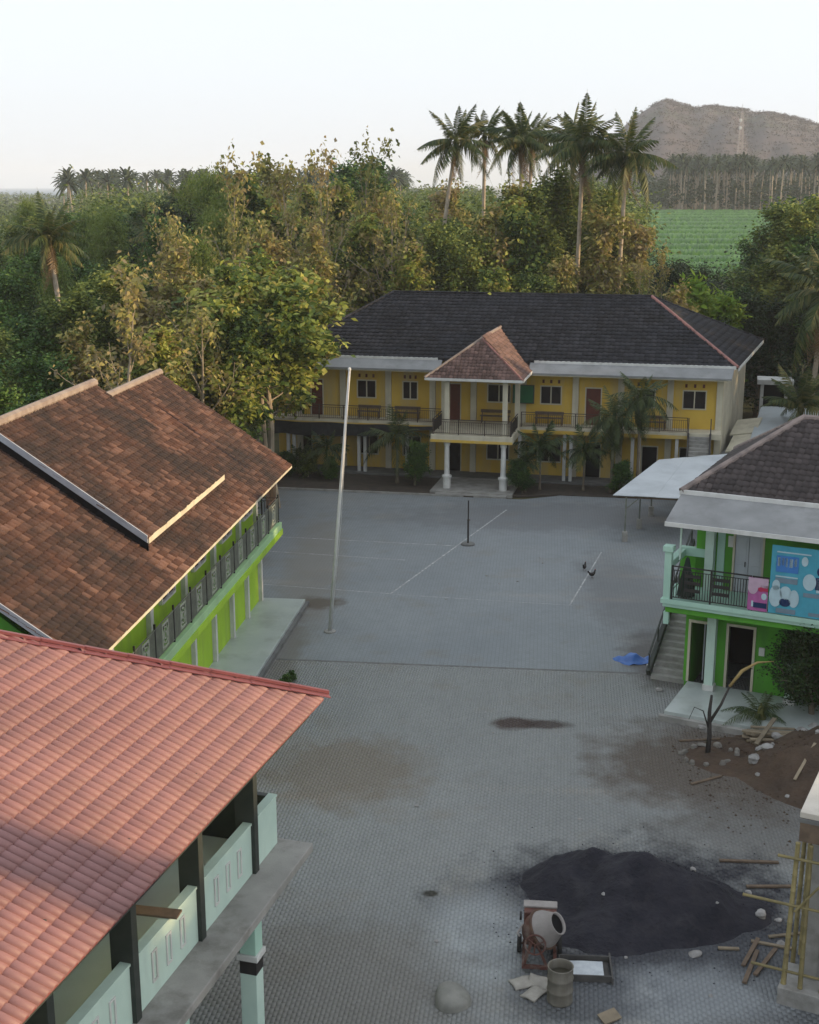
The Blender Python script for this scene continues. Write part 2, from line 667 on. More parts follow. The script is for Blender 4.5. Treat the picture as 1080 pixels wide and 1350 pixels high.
# ------------------------------------------------------------------ building helpers
def wall_open(name, mat, parent, axis, pos, th, a0, a1, z0, z1, ops=()):
    """wall with real openings. axis 'x': runs along x, front at y=pos; axis 'y': runs along y, front at x=pos (outside +x)"""
    m = MB()

    def put(p, q, za, zb):
        if q - p < 1e-4 or zb - za < 1e-4:
            return
        if axis == 'x':
            m.box(p, q, pos, pos + th, za, zb)
        else:
            m.box(pos - th, pos, p, q, za, zb)
    cur = a0
    for (p, q, za, zb) in sorted(ops):
        put(cur, p, z0, z1)
        put(p, q, z0, za)
        put(p, q, zb, z1)
        cur = q
    put(cur, a1, z0, z1)
    return m.build(name, mat, parent)


m_glass = pm('dark_glass', (.012, .010, .012), (.02, .013, .013), 1.5, .25, spec=.22)
m_shade = pm('painted_shade', (.012, .011, .012), (.008, .008, .009), 1., .9, spec=.1)  # near-black tone that paints in the shade of openings and undersides


def window(parent, axis, pos, a0, a1, z0, z1, fm, n=2, fw=.07, name='window', gm=None, hood=False):
    m = MB()

    def bx(mm, p, q, za, zb, d0, d1):
        if axis == 'x':
            mm.box(p, q, pos + d0, pos + d1, za, zb)
        else:
            mm.box(pos - d1, pos - d0, p, q, za, zb)
    bx(m, a0 - fw, a0, z0 - fw, z1 + fw, -.035, .12)
    bx(m, a1, a1 + fw, z0 - fw, z1 + fw, -.035, .12)
    bx(m, a0, a1, z0 - fw, z0, -.05, .12)
    bx(m, a0, a1, z1, z1 + fw, -.035, .12)
    w = (a1 - a0) / n
    for i in range(1, n):
        bx(m, a0 + i * w - .035, a0 + i * w + .035, z0, z1, -.02, .12)
    o = m.build(name, fm, parent)
    for i in range(n):
        g = MB()
        bx(g, a0 + i * w + (.035 if i else 0), a0 + (i + 1) * w - (.035 if i < n - 1 else 0), z0, z1, .05, .075)
        g.build('pane', gm or m_glass, o)
    return o


def door(parent, axis, pos, a0, a1, z0, z1, dm, fm, leafs=1, inset=.05):
    f, fw = MB(), .07

    def bx(mm, p, q, za, zb, d0, d1):
        if axis == 'x':
            mm.box(p, q, pos + d0, pos + d1, za, zb)
        else:
            mm.box(pos - d1, pos - d0, p, q, za, zb)
    bx(f, a0 - fw, a0, z0, z1 + fw, -.035, .14)
    bx(f, a1, a1 + fw, z0, z1 + fw, -.035, .14)
    bx(f, a0, a1, z1, z1 + fw, -.035, .14)
    o = f.build('door', fm, parent)
    w = (a1 - a0) / leafs
    for i in range(leafs):
        q0, q1 = a0 + i * w + .008, a0 + (i + 1) * w - .008
        L = MB()
        bx(L, q0, q1, z0 + .01, z1 - .005, inset, inset + .045)
        for zz0, zz1 in ((.12, .46), (.54, .93)):
            bx(L, q0 + w * .17, q1 - w * .17, z0 + (z1 - z0) * zz0, z0 + (z1 - z0) * zz1, inset - .015, inset)
        L.build('door_leaf', dm, o)
    h = MB()
    hx = (a0 + w - .12) if leafs > 1 else a1 - .12
    bx(h, hx, hx + .03, z0 + .95, z0 + 1.13, inset - .06, inset - .015)
    h.build('handle', m_black, o)
    return o


def railing(name, mat, parent, p, q, h, gap=.13, post=1.6, th=.02, low=.1, panel=False):
    p, q = Vector(p), Vector(q)
    d = q - p
    L = d.length
    e = d / L
    up = Vector((0, 0, 1))
    m = MB()
    m.beam(p + up * h, q + up * h, .05, .04)
    m.beam(p + up * low, q + up * low, .03, .03)
    m.beam(p + up * (h - .14), q + up * (h - .14), .025, .025)
    k = int(L / gap)
    for i in range(1, k):
        a = p + e * (L * i / k)
        m.beam(a + up * low, a + up * (h - .14), th, th)
    k = max(1, round(L / post))
    for i in range(k + 1):
        a = p + e * min(max(L * i / k, .03), L - .03)
        m.beam(a, a + up * (h + .02), .055, .055)
    return m.build(name, mat, parent)


m_black = pm('black_iron', (.018, .018, .02), (.03, .025, .022), 8, .55, spec=.4)
m_white = pm('white_paint', (.62, .62, .60), (.52, .52, .50), 2., .7, .1, 40, dirt=(.30, .28, .25), dscale=1.1, dlo=.52, dhi=.75, damt=.6, streak=True)
m_cream = pm('cream_paint', (.58, .54, .42), (.50, .46, .36), 1.5, .75, .1, 40, dirt=(.28, .25, .19), dscale=.8, damt=.55, streak=True)
m_yellow = pm('ochre_wall_paint', (.62, .42, .075), (.56, .36, .06), .7, .8, .12, 40, dirt=(.46, .38, .21), dscale=.9, dlo=.47, dhi=.68, damt=.85, streak=True)
m_lime = pm('lime_wall_paint', (.37, .58, .040), (.32, .51, .036), .8, .75, .1, 40, dirt=(.19, .27, .07), dscale=.9, dlo=.5, dhi=.75, damt=.65, streak=True)
m_mint = pm('mint_paint', (.40, .60, .50), (.35, .54, .45), 1.2, .7, .1, 40, dirt=(.26, .36, .30), dscale=1.2, dlo=.52, dhi=.75, damt=.5, streak=True)
m_mint2 = pm('pale_mint_paint', (.52, .66, .58), (.46, .60, .53), 1.2, .7, .1, 40, dirt=(.32, .40, .35), dscale=1.1, dlo=.52, dhi=.75, damt=.5, streak=True)
m_green = pm('leaf_green_paint', (.10, .36, .035), (.085, .30, .03), 1., .75, .1, 40, dirt=(.06, .16, .04), dscale=1., dlo=.46, dhi=.72, damt=.7, streak=True)
m_redwood = pm('red_brown_door', (.13, .035, .022), (.10, .028, .02), 3., .6)
m_wood = pm('worn_wood', (.16, .115, .08), (.11, .08, .058), 4., .85, .2, 30)
m_awning = pm('weathered_awning', (.255, .26, .262), (.20, .205, .207), .8, .85, .2, 20, dirt=(.13, .13, .13), dscale=1.2, dlo=.5, dhi=.75, damt=.6)
m_floor = pm('pale_floor_tile', (.42, .46, .44), (.36, .40, .39), 1., .35, spec=.4, dirt=(.22, .23, .21), dscale=.9, damt=.5)
m_tile_dark = pm('slate_tile', (.016, .017, .023), (.011, .012, .016), .5, .8, .15, 30, attr=.3, c_attr=(.022, .022, .027), dirt=(.007, .007, .009), dscale=.5, damt=.6)
m_tile_brown = pm('aged_clay_tile', (.090, .040, .027), (.060, .029, .021), .7, .85, .2, 30, attr=.26, c_attr=(.135, .076, .058), dirt=(.020, .016, .016), dscale=.38, dlo=.38, dhi=.62, damt=.9)
m_tile_porch = pm('porch_clay_tile', (.145, .09, .078), (.105, .066, .060), .9, .85, .2, 30, attr=.4, dirt=(.12, .07, .06), dscale=.8, damt=.5)
m_tile_choc = pm('chocolate_tile', (.062, .050, .049), (.045, .037, .037), .6, .75, .15, 30, attr=.35, dirt=(.045, .037, .036), dscale=.6, damt=.6)
m_metal_red = pm('red_metal_tile', (.245, .125, .12), (.215, .105, .103), .5, .55, attr=.09, spec=.4, dirt=(.14, .075, .073), dscale=.8, dlo=.45, dhi=.75, damt=.6)
m_metal_trim = pm('red_metal_trim', (.22, .07, .07), (.18, .058, .06), 1., .45, spec=.4)
m_cap = pm('cement_ridge', (.30, .25, .21), (.22, .175, .15), 2., .9, .3, 20, dirt=(.15, .11, .095), dscale=1.5, damt=.6)
m_fascia = pm('grey_fascia', (.36, .38, .42), (.30, .32, .36), 1.5, .7, dirt=(.2, .2, .21), dscale=1., damt=.5)


def quad_face(parent, mat, pts, name, th=.06):
    """thin sloping roof deck"""
    return MB().slab(pts, th).build(name, mat, parent)


# ------------------------------------------------------------------ near left building: mint galleries under a red metal roof
B = empty('gallery_building', (-2.15, 26.03, 0), -16.5)
m_gfloor = pm('white_gallery_floor', (.62, .66, .64), (.55, .59, .57), 1., .4, spec=.4)
m_gwall = pm('pale_green_wall', (.50, .66, .50), (.45, .60, .45), 1., .7)
tag(B, 'mint two-storey building with open gallery under a red metal tile roof', 'building')
boxes('floor_slab', m_conc, B, (-9, 0, -24, 0, 3.6, 3.8), bevel=.02)
for i, y in enumerate((-2.75, -6.1, -9.5, -12.9)):
    c = boxes('ground_column', m_mint, B, (-.52, -.16, y - .18, y + .18, 2.75, 3.6), bevel=.012)
    boxes('column_base', m_mint2, c, (-.52, -.16, y - .18, y + .18, 0, 2.3), bevel=.012)
    boxes('column_band', m_black, c, (-.523, -.157, y - .183, y + .183, 2.3, 2.62))
    boxes('column_collar', m_white, c, (-.57, -.11, y - .23, y + .23, 2.62, 2.75), bevel=.01)
m_dark_post = pm('dark_green_black_paint', (.03, .038, .033), (.045, .05, .045), 3, .5)
ys_col = (-1.52, -4.15, -6.78, -9.4, -12.05, -14.7)
for y in ys_col:
    boxes('gallery_column', m_dark_post, B, (-1.12, -.68, y - .1, y + .1, 3.8, 7.3), bevel=.01)
prev = -.22
for i, y in enumerate(ys_col):
    y1, y0 = prev, y + .1
    p = boxes('parapet', m_mint2, B, (-.92, -.76, y0, y1, 3.8, 4.93), bevel=.008)
    boxes('coping', m_mint2, p, (-.94, -.74, y0, y1, 4.935, 4.985))
    if i:
        w = y1 - y0
        for k in range(3):
            yc = y0 + w * (.27 + .23 * k)
            m = MB()
            for (a, b, c_, d_) in ((yc - .1, yc - .06, 4.1, 4.72), (yc + .06, yc + .1, 4.1, 4.72), (yc - .06, yc + .06, 4.1, 4.14), (yc - .06, yc + .06, 4.68, 4.72)):
                m.box(-.762, -.735, a, b, c_, d_)
            sl = m.build('slot_frame', m_white, p)
    prev = y - .1
# gable-side gallery end, rooms behind
boxes('end_panel', m_dark_post, B, (-3.3, -.94, -.36, -.22, 3.8, 4.98))
boxes('gallery_floor', m_gfloor, B, (-2.75, -.95, -24, -.4, 3.802, 3.812))
wall_open('room_wall', m_gwall, B, 'y', -2.75, .15, -24, -.9, 3.8, 7.2,
          [(-3.6, -2.7, 3.8, 5.9), (-8.6, -6.9, 4.7, 5.9), (-13, -11.4, 4.7, 5.9)])
window(B, 'y', -2.75, -8.5, -7.0, 4.78, 5.82, m_white)
window(B, 'y', -2.75, -12.9, -11.5, 4.78, 5.82, m_white)
door(B, 'y', -2.75, -3.55, -2.75, 3.8, 5.83, m_redwood, m_white)
boxes('wall_band', m_green, B, (-2.745, -2.73, -24, -.9, 6.3, 7.1))
boxes('ceiling_beam', m_green, B, (-1.1, -.7, -24, -.3, 7.0, 7.06))
boxes('body_wall', m_mint2, B, (-8.9, -8.75, -24, -.9, 0, 7.2), (-8.75, -3.35, -1.05, -.9, 0, 7.2))
wall_open('lower_wall', m_mint2, B, 'y', -3.2, .15, -24, -.9, 0, 3.6, [(-6.5, -5.4, 0, 2.2), (-4.4, -2.4, .9, 2.1)])
window(B, 'y', -3.2, -4.3, -2.5, .98, 2.02, m_white, 3)
door(B, 'y', -3.2, -6.45, -5.45, 0, 2.12, m_redwood, m_white)
# roof, hipped at the far end
T22 = math.tan(R(22.0))
KH = .72
EY = .83
c22, s22 = math.cos(R(22)), math.sin(R(22))
sm = 6.2
quad_face(B, m_metal_trim, [(0, -24, 6.93), (0, EY, 6.93), (-sm, EY - KH * sm, 6.93 + sm * T22), (-sm, -24, 6.93 + sm * T22)], 'roof_deck')
quad_face(B, m_metal_trim, [(0, EY, 6.93), (-2 * sm, EY, 6.93), (-sm, EY - KH * sm, 6.93 + sm * T22)], 'roof_end_deck')
quad_face(B, m_metal_trim, [(-2 * sm, EY, 6.93), (-2 * sm, -24, 6.93), (-sm, -24, 6.93 + sm * T22), (-sm, EY - KH * sm, 6.93 + sm * T22)], 'roof_back_deck')
roof = empty('roof_covering')
roof.parent = B
Ls = sm / c22
cam_l = np.array([2.15 * math.cos(R(16.5)) - -26.03 * 0, 0, 18.])   # only used to rank tiles by distance
a_ = R(16.5)
cx_, cy_ = 2.15, -26.03
cam_l = np.array([cx_ * math.cos(a_) - cy_ * math.sin(a_), cx_ * math.sin(a_) + cy_ * math.cos(a_), 18.])
seen = lambda p: np.linalg.norm(p - cam_l) + (1000 if p[1] < -10.5 + 0.9 * 0 or p[0] < -5.6 else 0)
tile_face(roof, m_metal_red, (.06, EY, 6.94), (0, 1, 0), (-c22, 0, s22),
          [(-24.8, 0), (0, 0), (-KH * sm, Ls), (-24.8, Ls)], .185, .36, .075, .026, 'rib', .001, seen, 300, n=9)
U_ = np.array([-sm, -KH * sm, sm * T22])
hyp = math.hypot(KH * sm, sm * T22)
tile_face(roof, m_metal_red, (0, EY, 6.94), (-1, 0, 0), (0, -KH * sm / hyp, sm * T22 / hyp),
          [(0, 0), (2 * sm, 0), (sm, hyp)], .185, .36, .075, .026, 'rib', .001, seed=3)
m = MB()
p0, p1 = Vector((.10, EY + .06, 7.03)), Vector((-sm, EY - KH * sm, 7.03 + sm * T22))
d = (p1 - p0)
nseg = 9
for i in range(nseg):
    a0, a1 = p0 + d * (i / nseg), p0 + d * ((i + 1.04) / nseg)
    for off, w in ((Vector((.07, -.12, -.02)), .2), (Vector((-.05, .11, -.03)), .2)):
        m.beam(a0 + off, a1 + off + Vector((0, 0, .008)), w, .018)
    m.beam(a0 + Vector((0, 0, .03)), a1 + Vector((0, 0, .038)), .09, .06)
m.build('hip_flashing', m_metal_trim, roof)
boxes('eave_beam', m_dark_post, B, (-.35, -.2, -24, .45, 6.6, 6.75))
pl = tag(boxes('plank', m_wood, None, (-.75, .75, -.14, .14, 0, .04)), 'loose brown plank lying across the mint gallery parapet', 'plank')
pl.matrix_world = Matrix.Translation((-2.15, 26.03, 0)) @ Matrix.Rotation(R(-16.5), 4, 'Z') @ Matrix.Translation((-1.35, -5.35, 4.99)) @ Matrix.Rotation(R(6), 4, 'Z')

# ------------------------------------------------------------------ lime building with the brown tile roof
BX, BY = -5.146, 54.87
B = empty('lime_classroom_building', (BX, BY, 0), -6.95)
tag(B, 'lime green two-storey school block with weathered brown clay tile roof', 'building')
t34 = math.tan(R(34.5))
c34, s34 = math.cos(R(34.5)), math.sin(R(34.5))
YN, YF, SR = -24.4, 0., 5.72
m_palegreen = pm('pale_green_paint', (.36, .56, .30), (.31, .50, .27), 1., .7, dirt=(.26, .36, .22), dscale=1., damt=.5, streak=True)
boxes('terrace', m_floor, B, (-1.45, .62, -22, -.55, -.05, .28), bevel=.02)
boxes('terrace_edge', m_dconc, B, (.625, .78, -22, -.4, -.05, .16))
pil_y = (-.95, -3.35, -5.8, -8.45, -11.2, -14., -16.8, -19.6)
ops = []
for a, b in zip(pil_y[:-1], pil_y[1:]):
    ops.append(((a + b) / 2 - .75, (a + b) / 2 + .75, 1.15, 2.35))
wall_open('lower_wall', m_lime, B, 'y', -1.36, .15, -23, -.85, .28, 3.05)
for i, y in enumerate(pil_y):
    boxes('pilaster', m_white, B, (-1.36, -1.2, y - .11, y + .11, .28, 3.05))
for a, b in zip(pil_y[:-1], pil_y[1:]):
    window(B, 'y', -1.36 + .10, (a + b) / 2 - .1, (a + b) / 2 + .5, 2.3, 2.75, m_white, 1)
boxes('balcony_slab', m_palegreen, B, (-1.36, -.5, -23.4, .1, 3.05, 3.6), bevel=.015)
boxes('slab_trim', m_lime, B, (-.5, -.46, -23.4, .1, 3.05, 3.3))
wall_open('upper_wall', m_lime, B, 'y', -1.5, .15, -23, -.85, 3.6, 7.0)
for y in (-.95, -3.9, -7.76, -11.59, -15.44, -19.2):
    boxes('upper_pilaster', m_white, B, (-1.5, -1.34, y - .16, y + .16, 3.6, 7.0))
for y in (-2.4, -5.9, -9.7, -13.5):
    window(B, 'y', -1.5 + .10, y - .7, y + .7, 4.5, 5.5, m_white, 2)
wall_open('far_wall', m_lime, B, 'x', -.85, .15, -10, -1.51, .28, 6.6)
MB().slab([(-10.0, -.699, 6.61), (-1.5, -.699, 6.61), (-1.5, -.69, 6.61), (-10, -.69, 6.61)], .05).build('far_wall_top', m_lime, B)
MB().add([(-10.2, YN + .6, 6.3), (-1.36, YN + .6, 6.3), (-SR, YN + .6, 9.7), (-10.2, YN + .75, 6.3), (-1.36, YN + .75, 6.3), (-SR, YN + .75, 9.7)],
         [(0, 1, 2), (5, 4, 3), (0, 3, 4, 1), (1, 4, 5, 2), (2, 5, 3, 0)]).build('near_gable', m_green, B)
boxes('near_wall', m_green, B, (-10.2, -1.36, YN + .6, YN + .75, .0, 6.3))
boxes('back_wall', m_lime, B, (-10.2, -10.05, -23, -.85, 0, 7.))
# ornate balcony railing: bay by bay a steel frame with bars and a pale pierced panel
m_rail = pm('grey_green_rail', (.17, .18, .15), (.12, .13, .11), 4, .6)
m_panel = pm('pale_panel', (.34, .36, .30), (.26, .28, .23), 6, .7, attr=.1)
k = 0
yy = .0
bay = 1.93
while yy > -22:
    boxes('rail_post', m_black, B, (-.66, -.6, yy - .03, yy + .03, 3.6, 4.86))
    r = MB()
    r.box(-.64, -.61, yy - bay + .03, yy - .03, 4.66, 4.7).box(-.64, -.61, yy - bay + .03, yy - .03, 3.68, 3.71)
    for q in range(17):
        if 5 < q < 12:
            continue
        y_ = yy - bay + .1 + q * .108
        r.box(-.635, -.615, y_ - .03, y_ + .03, 3.71, 4.66)
    ro = r.build('railing', m_rail, B)
    q = MB()
    ya, yb = yy - bay + .1 + 5.6 * .108, yy - bay + .1 + 11.6 * .108
    q.box(-.632, -.618, ya, yb, 3.75, 3.83).box(-.632, -.618, ya, yb, 4.52, 4.6).box(-.632, -.618, ya, ya + .06, 3.83, 4.52).box(-.632, -.618, yb - .06, yb, 3.83, 4.52)
    cyy, czz = (ya + yb) / 2, 4.17
    for rr in (.22, .1):
        for s_ in range(12):
            t0, t1 = s_ * math.pi / 6, (s_ + 1) * math.pi / 6
            q.beam((-.625, cyy + rr * math.cos(t0), czz + rr * 1.2 * math.sin(t0)), (-.625, cyy + rr * math.cos(t1), czz + rr * 1.2 * math.sin(t1)), .014, .05)
    for s_ in (-1, 1):
        q.beam((-.625, cyy + s_ * .22, 3.83), (-.625, cyy + s_ * .1, 4.52), .014, .04)
    q.build('pierced_panel', m_panel, ro)
    yy -= bay
railing('end_railing', m_black, B, (-.63, .02, 3.6), (-1.4, .02, 3.6), 1.1)
m_rust = pm('rusty_grille', (.12, .07, .045), (.08, .05, .04), 5, .8)
g2 = MB()
for q in range(9):
    g2.box(-.72, -.69, -1.9 + q * .22, -1.87 + q * .22, 4.72, 6.1)
for z in (4.72, 5.4, 6.08):
    g2.box(-.725, -.685, -1.9, -.1, z, z + .035)
g2.build('window_grille', m_rust, B)
# main roof
roof = empty('roof_covering')
roof.parent = B
Lr = SR / c34
quad_face(roof, m_tile_brown, [(0, YN, 6.13), (0, YF, 6.13), (-SR, YF, 6.13 + SR * t34), (-SR, YN, 6.13 + SR * t34)], 'roof_deck')
quad_face(roof, m_tile_brown, [(-2 * SR, YF, 6.13), (-2 * SR, YN, 6.13), (-SR, YN, 6.13 + SR * t34), (-SR, YF, 6.13 + SR * t34)], 'roof_back_deck')
tile_face(roof, m_tile_brown, (0, YF, 6.14), (0, 1, 0), (-c34, 0, s34), [(-24.4, 0), (0, 0), (0, Lr), (-24.4, Lr)], .24, .27, .085, .035, 'rib', .008, n=7, seed=11)
tile_face(roof, m_tile_brown, (-2 * SR, YN, 6.14), (0, -1, 0), (c34, 0, s34), [(-24.4, 0), (0, 0), (0, Lr), (-24.4, Lr)], .24, .27, .085, .035, 'rib', .008, n=7, seed=12)
zr = 6.2 + SR * t34
cap_line('ridge_cap', m_cap, roof, (-SR, YF + .05, zr), (-SR, -7.2, zr), .16, .5)
cap_line('ridge_cap', m_cap, roof, (-SR, -17, zr), (-SR, YN, zr), .16, .5)
boxes('eave_board', m_cream, roof, (.0, .03, YN, YF, 6.08, 6.17))
for yv in (YN - .03, ):
    MB().add([(0.02, yv, 6.05), (-SR, yv, 6.05 + SR * t34), (-SR, yv, 6.28 + SR * t34), (.02, yv, 6.28),
              (0.02, yv - .04, 6.05), (-SR, yv - .04, 6.05 + SR * t34), (-SR, yv - .04, 6.28 + SR * t34), (.02, yv - .04, 6.28)],
             [(0, 1, 2, 3), (7, 6, 5, 4), (0, 4, 5, 1), (3, 2, 6, 7), (0, 3, 7, 4)]).build('verge_board', m_fascia, roof)
    MB().add([(-2 * SR, yv, 6.05), (-SR - .001, yv, 6.05 + SR * t34), (-SR - .001, yv, 6.28 + SR * t34), (-2 * SR, yv, 6.28),
              (-2 * SR, yv - .04, 6.05), (-SR - .001, yv - .04, 6.05 + SR * t34), (-SR - .001, yv - .04, 6.28 + SR * t34), (-2 * SR, yv - .04, 6.28)],
             [(0, 1, 2, 3), (7, 6, 5, 4), (0, 4, 5, 1), (3, 2, 6, 7), (0, 3, 7, 4)]).build('verge_board', m_fascia, roof)
# raised roof section lying over the main slope
OF, S0, S1, Y0, Y1 = .5, 1.0, 5.9, -16.45, -7.4
zz = lambda s_: 6.2 + s_ * t34 + OF
rr = empty('raised_roof')
rr.parent = B
quad_face(rr, m_tile_brown, [(-S0, Y0, zz(S0) - .07), (-S0, Y1, zz(S0) - .07), (-S1, Y1, zz(S1) - .07), (-S1, Y0, zz(S1) - .07)], 'roof_deck')
quad_face(rr, m_tile_brown, [(-2 * S1 + 2.5, Y1, zz(S1) - .07 - (S1 - 2.5) * t34), (-2 * S1 + 2.5, Y0, zz(S1) - .07 - (S1 - 2.5) * t34), (-S1, Y0, zz(S1) - .07), (-S1, Y1, zz(S1) - .07)], 'roof_back_deck')
tile_face(rr, m_tile_brown, (-S0, Y1, zz(S0) - .06), (0, 1, 0), (-c34, 0, s34), [(Y0 - Y1, 0), (0, 0), (0, (S1 - S0) / c34), (Y0 - Y1, (S1 - S0) / c34)], .24, .27, .085, .035, 'rib', .008, n=7, seed=13)
cap_line('ridge_cap', m_cap, rr, (-S1, Y1 + .05, zz(S1)), (-S1, Y0, zz(S1)), .18, .5)
boxes('eave_board', m_cream, rr, (-S0, -S0 + .035, Y0, Y1, zz(S0) - .2, zz(S0) - .0))
for dz0, dz1, nm, mt in ((-.17, .06, 'verge_board', m_fascia), (-.5, -.175, 'verge_shade_cheek', m_shade)):  # near-black cheek paints the shade beneath the raised verge
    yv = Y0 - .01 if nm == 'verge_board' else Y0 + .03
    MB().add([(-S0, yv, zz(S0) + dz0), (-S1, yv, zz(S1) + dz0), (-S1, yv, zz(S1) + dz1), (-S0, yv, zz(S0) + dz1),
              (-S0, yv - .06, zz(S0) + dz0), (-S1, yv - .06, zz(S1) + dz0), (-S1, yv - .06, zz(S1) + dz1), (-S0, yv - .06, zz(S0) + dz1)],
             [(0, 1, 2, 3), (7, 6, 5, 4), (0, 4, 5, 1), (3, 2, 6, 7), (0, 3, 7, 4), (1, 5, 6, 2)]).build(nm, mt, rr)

# ------------------------------------------------------------------ yellow two-storey school
YW = Matrix.Translation((0, 80.4, 0)) @ Matrix.Rotation(R(-12.5), 4, 'Z')
B = empty('yellow_school', (0, 80.4, 0), -12.5)
tag(B, 'ochre yellow two-storey school with dark hipped tile roof and entrance porch', 'building')
XL, XR = -9.2, 19.2
boxes('plinth', m_dconc, B, (XL, XR, -.3, 16, -.1, .12))
boxes('porch_floor', m_conc, B, (2.2, 7.2, -4.3, -.3, -.1, .14), (2.6, 6.9, -4.7, -4.3, -.1, .07))
wins_up = [(-6.0, -5.3), (-3.77, -2.61), (-.75, .14), (4.75, 6.12), (8.11, 9.33), (14.0, 15.1), (16.85, 18.16)]
doors_up = [(-6.9, -6.15), (2.26, 2.95), (10.92, 11.82)]
wins_lo = [(-3.6, -2.48), (-.75, .35), (4.75, 6.1), (8.0, 9.4), (16.8, 18.0)]
doors_lo = [(-7.65, -6.95), (2.2, 3.0), (11.0, 11.9), (14.5, 15.4)]
up = [(a, b, 4.72, 5.78) for a, b in wins_up[1:]] + [(a, b, 3.45, 5.75) for a, b in doors_up]
lo_ = [(a, b, 1.02, 2.22) for a, b in wins_lo] + [(a, b, .12, 2.22) for a, b in doors_lo]
wall_open('upper_wall', m_yellow, B, 'x', 1.6, .2, XL, XR, 3.45, 7.2, up)
wall_open('lower_wall', m_yellow, B, 'x', 1.6, .2, XL, XR, .12, 3.1, lo_)
for a, b in wins_up[1:]:
    window(B, 'x', 1.6, a, b, 4.72, 5.78, m_cream)
    for k in range(3):
        xk = a + (b - a) * (.1 + .4 * k)
        boxes('vent_slot', m_redwood, B, (xk - .07, xk + .07, 1.585, 1.6, 6.0, 6.22))
for a, b in wins_lo:
    window(B, 'x', 1.6, a, b, 1.02, 2.22, m_cream)
for a, b in doors_up:
    door(B, 'x', 1.6, a, b, 3.45, 5.75, m_redwood, m_cream)
for i, (a, b) in enumerate(doors_lo):
    door(B, 'x', 1.6, a, b, .12, 2.22, m_shade, m_cream)  # near-black leaves stand in for the shade of dark doorways
for x in (-7.7, -4.74, -1.72, 1.18, 3.83, 6.98, 10.26, 13.06, 16.05, 19.0):
    boxes('pilaster', m_cream, B, (x - .19, x + .19, 1.42, 1.6, 3.45, 6.7), bevel=.01)
    boxes('pilaster', m_cream, B, (x - .19, x + .19, 1.42, 1.6, .12, 3.1), bevel=.01)
boxes('balcony_slab', m_cream, B, (XL, XR, 0, 1.6, 3.1, 3.45), bevel=.015)
boxes('slab_band', m_yellow, B, (XL, 2.1, -.02, 0, 3.08, 3.3), (7.05, 17.2, -.02, 0, 3.08, 3.3))
for x in (-7.9, -3.16, 10.0, 14.15):
    for dx in (-.2, .2):
        boxes('front_column', m_white, B, (x + dx - .1, x + dx + .1, .1, .3, -.1, 3.1), bevel=.01)
for x in (-.2, 7.0, 16.6):
    boxes('front_column', m_white, B, (x - .1, x + .1, .1, .3, -.1, 3.1), bevel=.01)
boxes('body_wall', m_cream, B, (XL, XL + .2, 1.8, 15.5, 0, 7.2), (XL, 20.9, 15.5, 15.7, 0, 7.2))
# right flank runs a little outwards, ribbed cream sheets
fl = MB()
pa, pb = Vector((19.2, 1.6, 0)), Vector((20.95, 15.6, 0))
fd = (pb - pa).normalized()
for i in range(7):
    a0, a1 = pa + fd * (i * 2.0 + .02), pa + fd * (i * 2.0 + 1.98)
    fl = MB()
    fl.add([(a0.x, a0.y, .1), (a1.x, a1.y, .1), (a1.x, a1.y, 7.2), (a0.x, a0.y, 7.2), (a0.x - .12, a0.y, .1), (a1.x - .12, a1.y, .1), (a1.x - .12, a1.y, 7.2), (a0.x - .12, a0.y, 7.2)],
           [(0, 1, 2, 3), (7, 6, 5, 4), (0, 4, 5, 1), (3, 2, 6, 7), (0, 3, 7, 4), (1, 5, 6, 2)])
    fl.build('flank_panel', m_cream, B)
boxes('soffit', m_cream, B, (XL, 19.4, .05, 1.6, 6.66, 6.72))
MB().slab([(XL - .2, -.02, 6.84), (1.9, -.02, 6.84), (1.9, .98, 7.34), (XL - .2, .98, 7.34)], .1).build('awning', m_awning, B)
MB().slab([(7.45, -.02, 6.84), (19.6, -.02, 6.84), (19.75, .98, 7.34), (7.45, .98, 7.34)], .1).build('awning', m_awning, B)
boxes('gutter', m_white, B, (XL, 1.6, .93, 1.1, 7.26, 7.46), (7.7, 19.85, .93, 1.1, 7.26, 7.46))
# roof
roof = empty('roof_covering')
roof.parent = B
FL, FR, BR, BL = Vector((-9.0, 1.0, 7.38)), Vector((19.95, 1.0, 7.38)), Vector((22.0, 16., 7.38)), Vector((-9., 16.6, 7.38))
RL, RR = Vector((-3.1, 9.0, 10.85)), Vector((14.4, 9.0, 10.85))


def tri_tiles(parent, mat, a, b, c, d_, w, l, h, t, seed, name='tile_field', kind='step'):
    """tiles on the planar face eave a-b, top c (and d_); deck under it"""
    pts = [a, b, c] + ([d_] if d_ is not None else [])
    MB().slab([p - Vector((0, 0, .03)) for p in pts], .06).build('roof_deck', mat, parent)
    U = (b - a).normalized()
    N = (b - a).cross(c - a).normalized()
    Vv = N.cross(U)
    poly = [((p - a).dot(U), (p - a).dot(Vv)) for p in pts]
    return tile_face(parent, mat, a, U, Vv, poly, w, l, h, t, kind, .006, seed=seed, name=name)


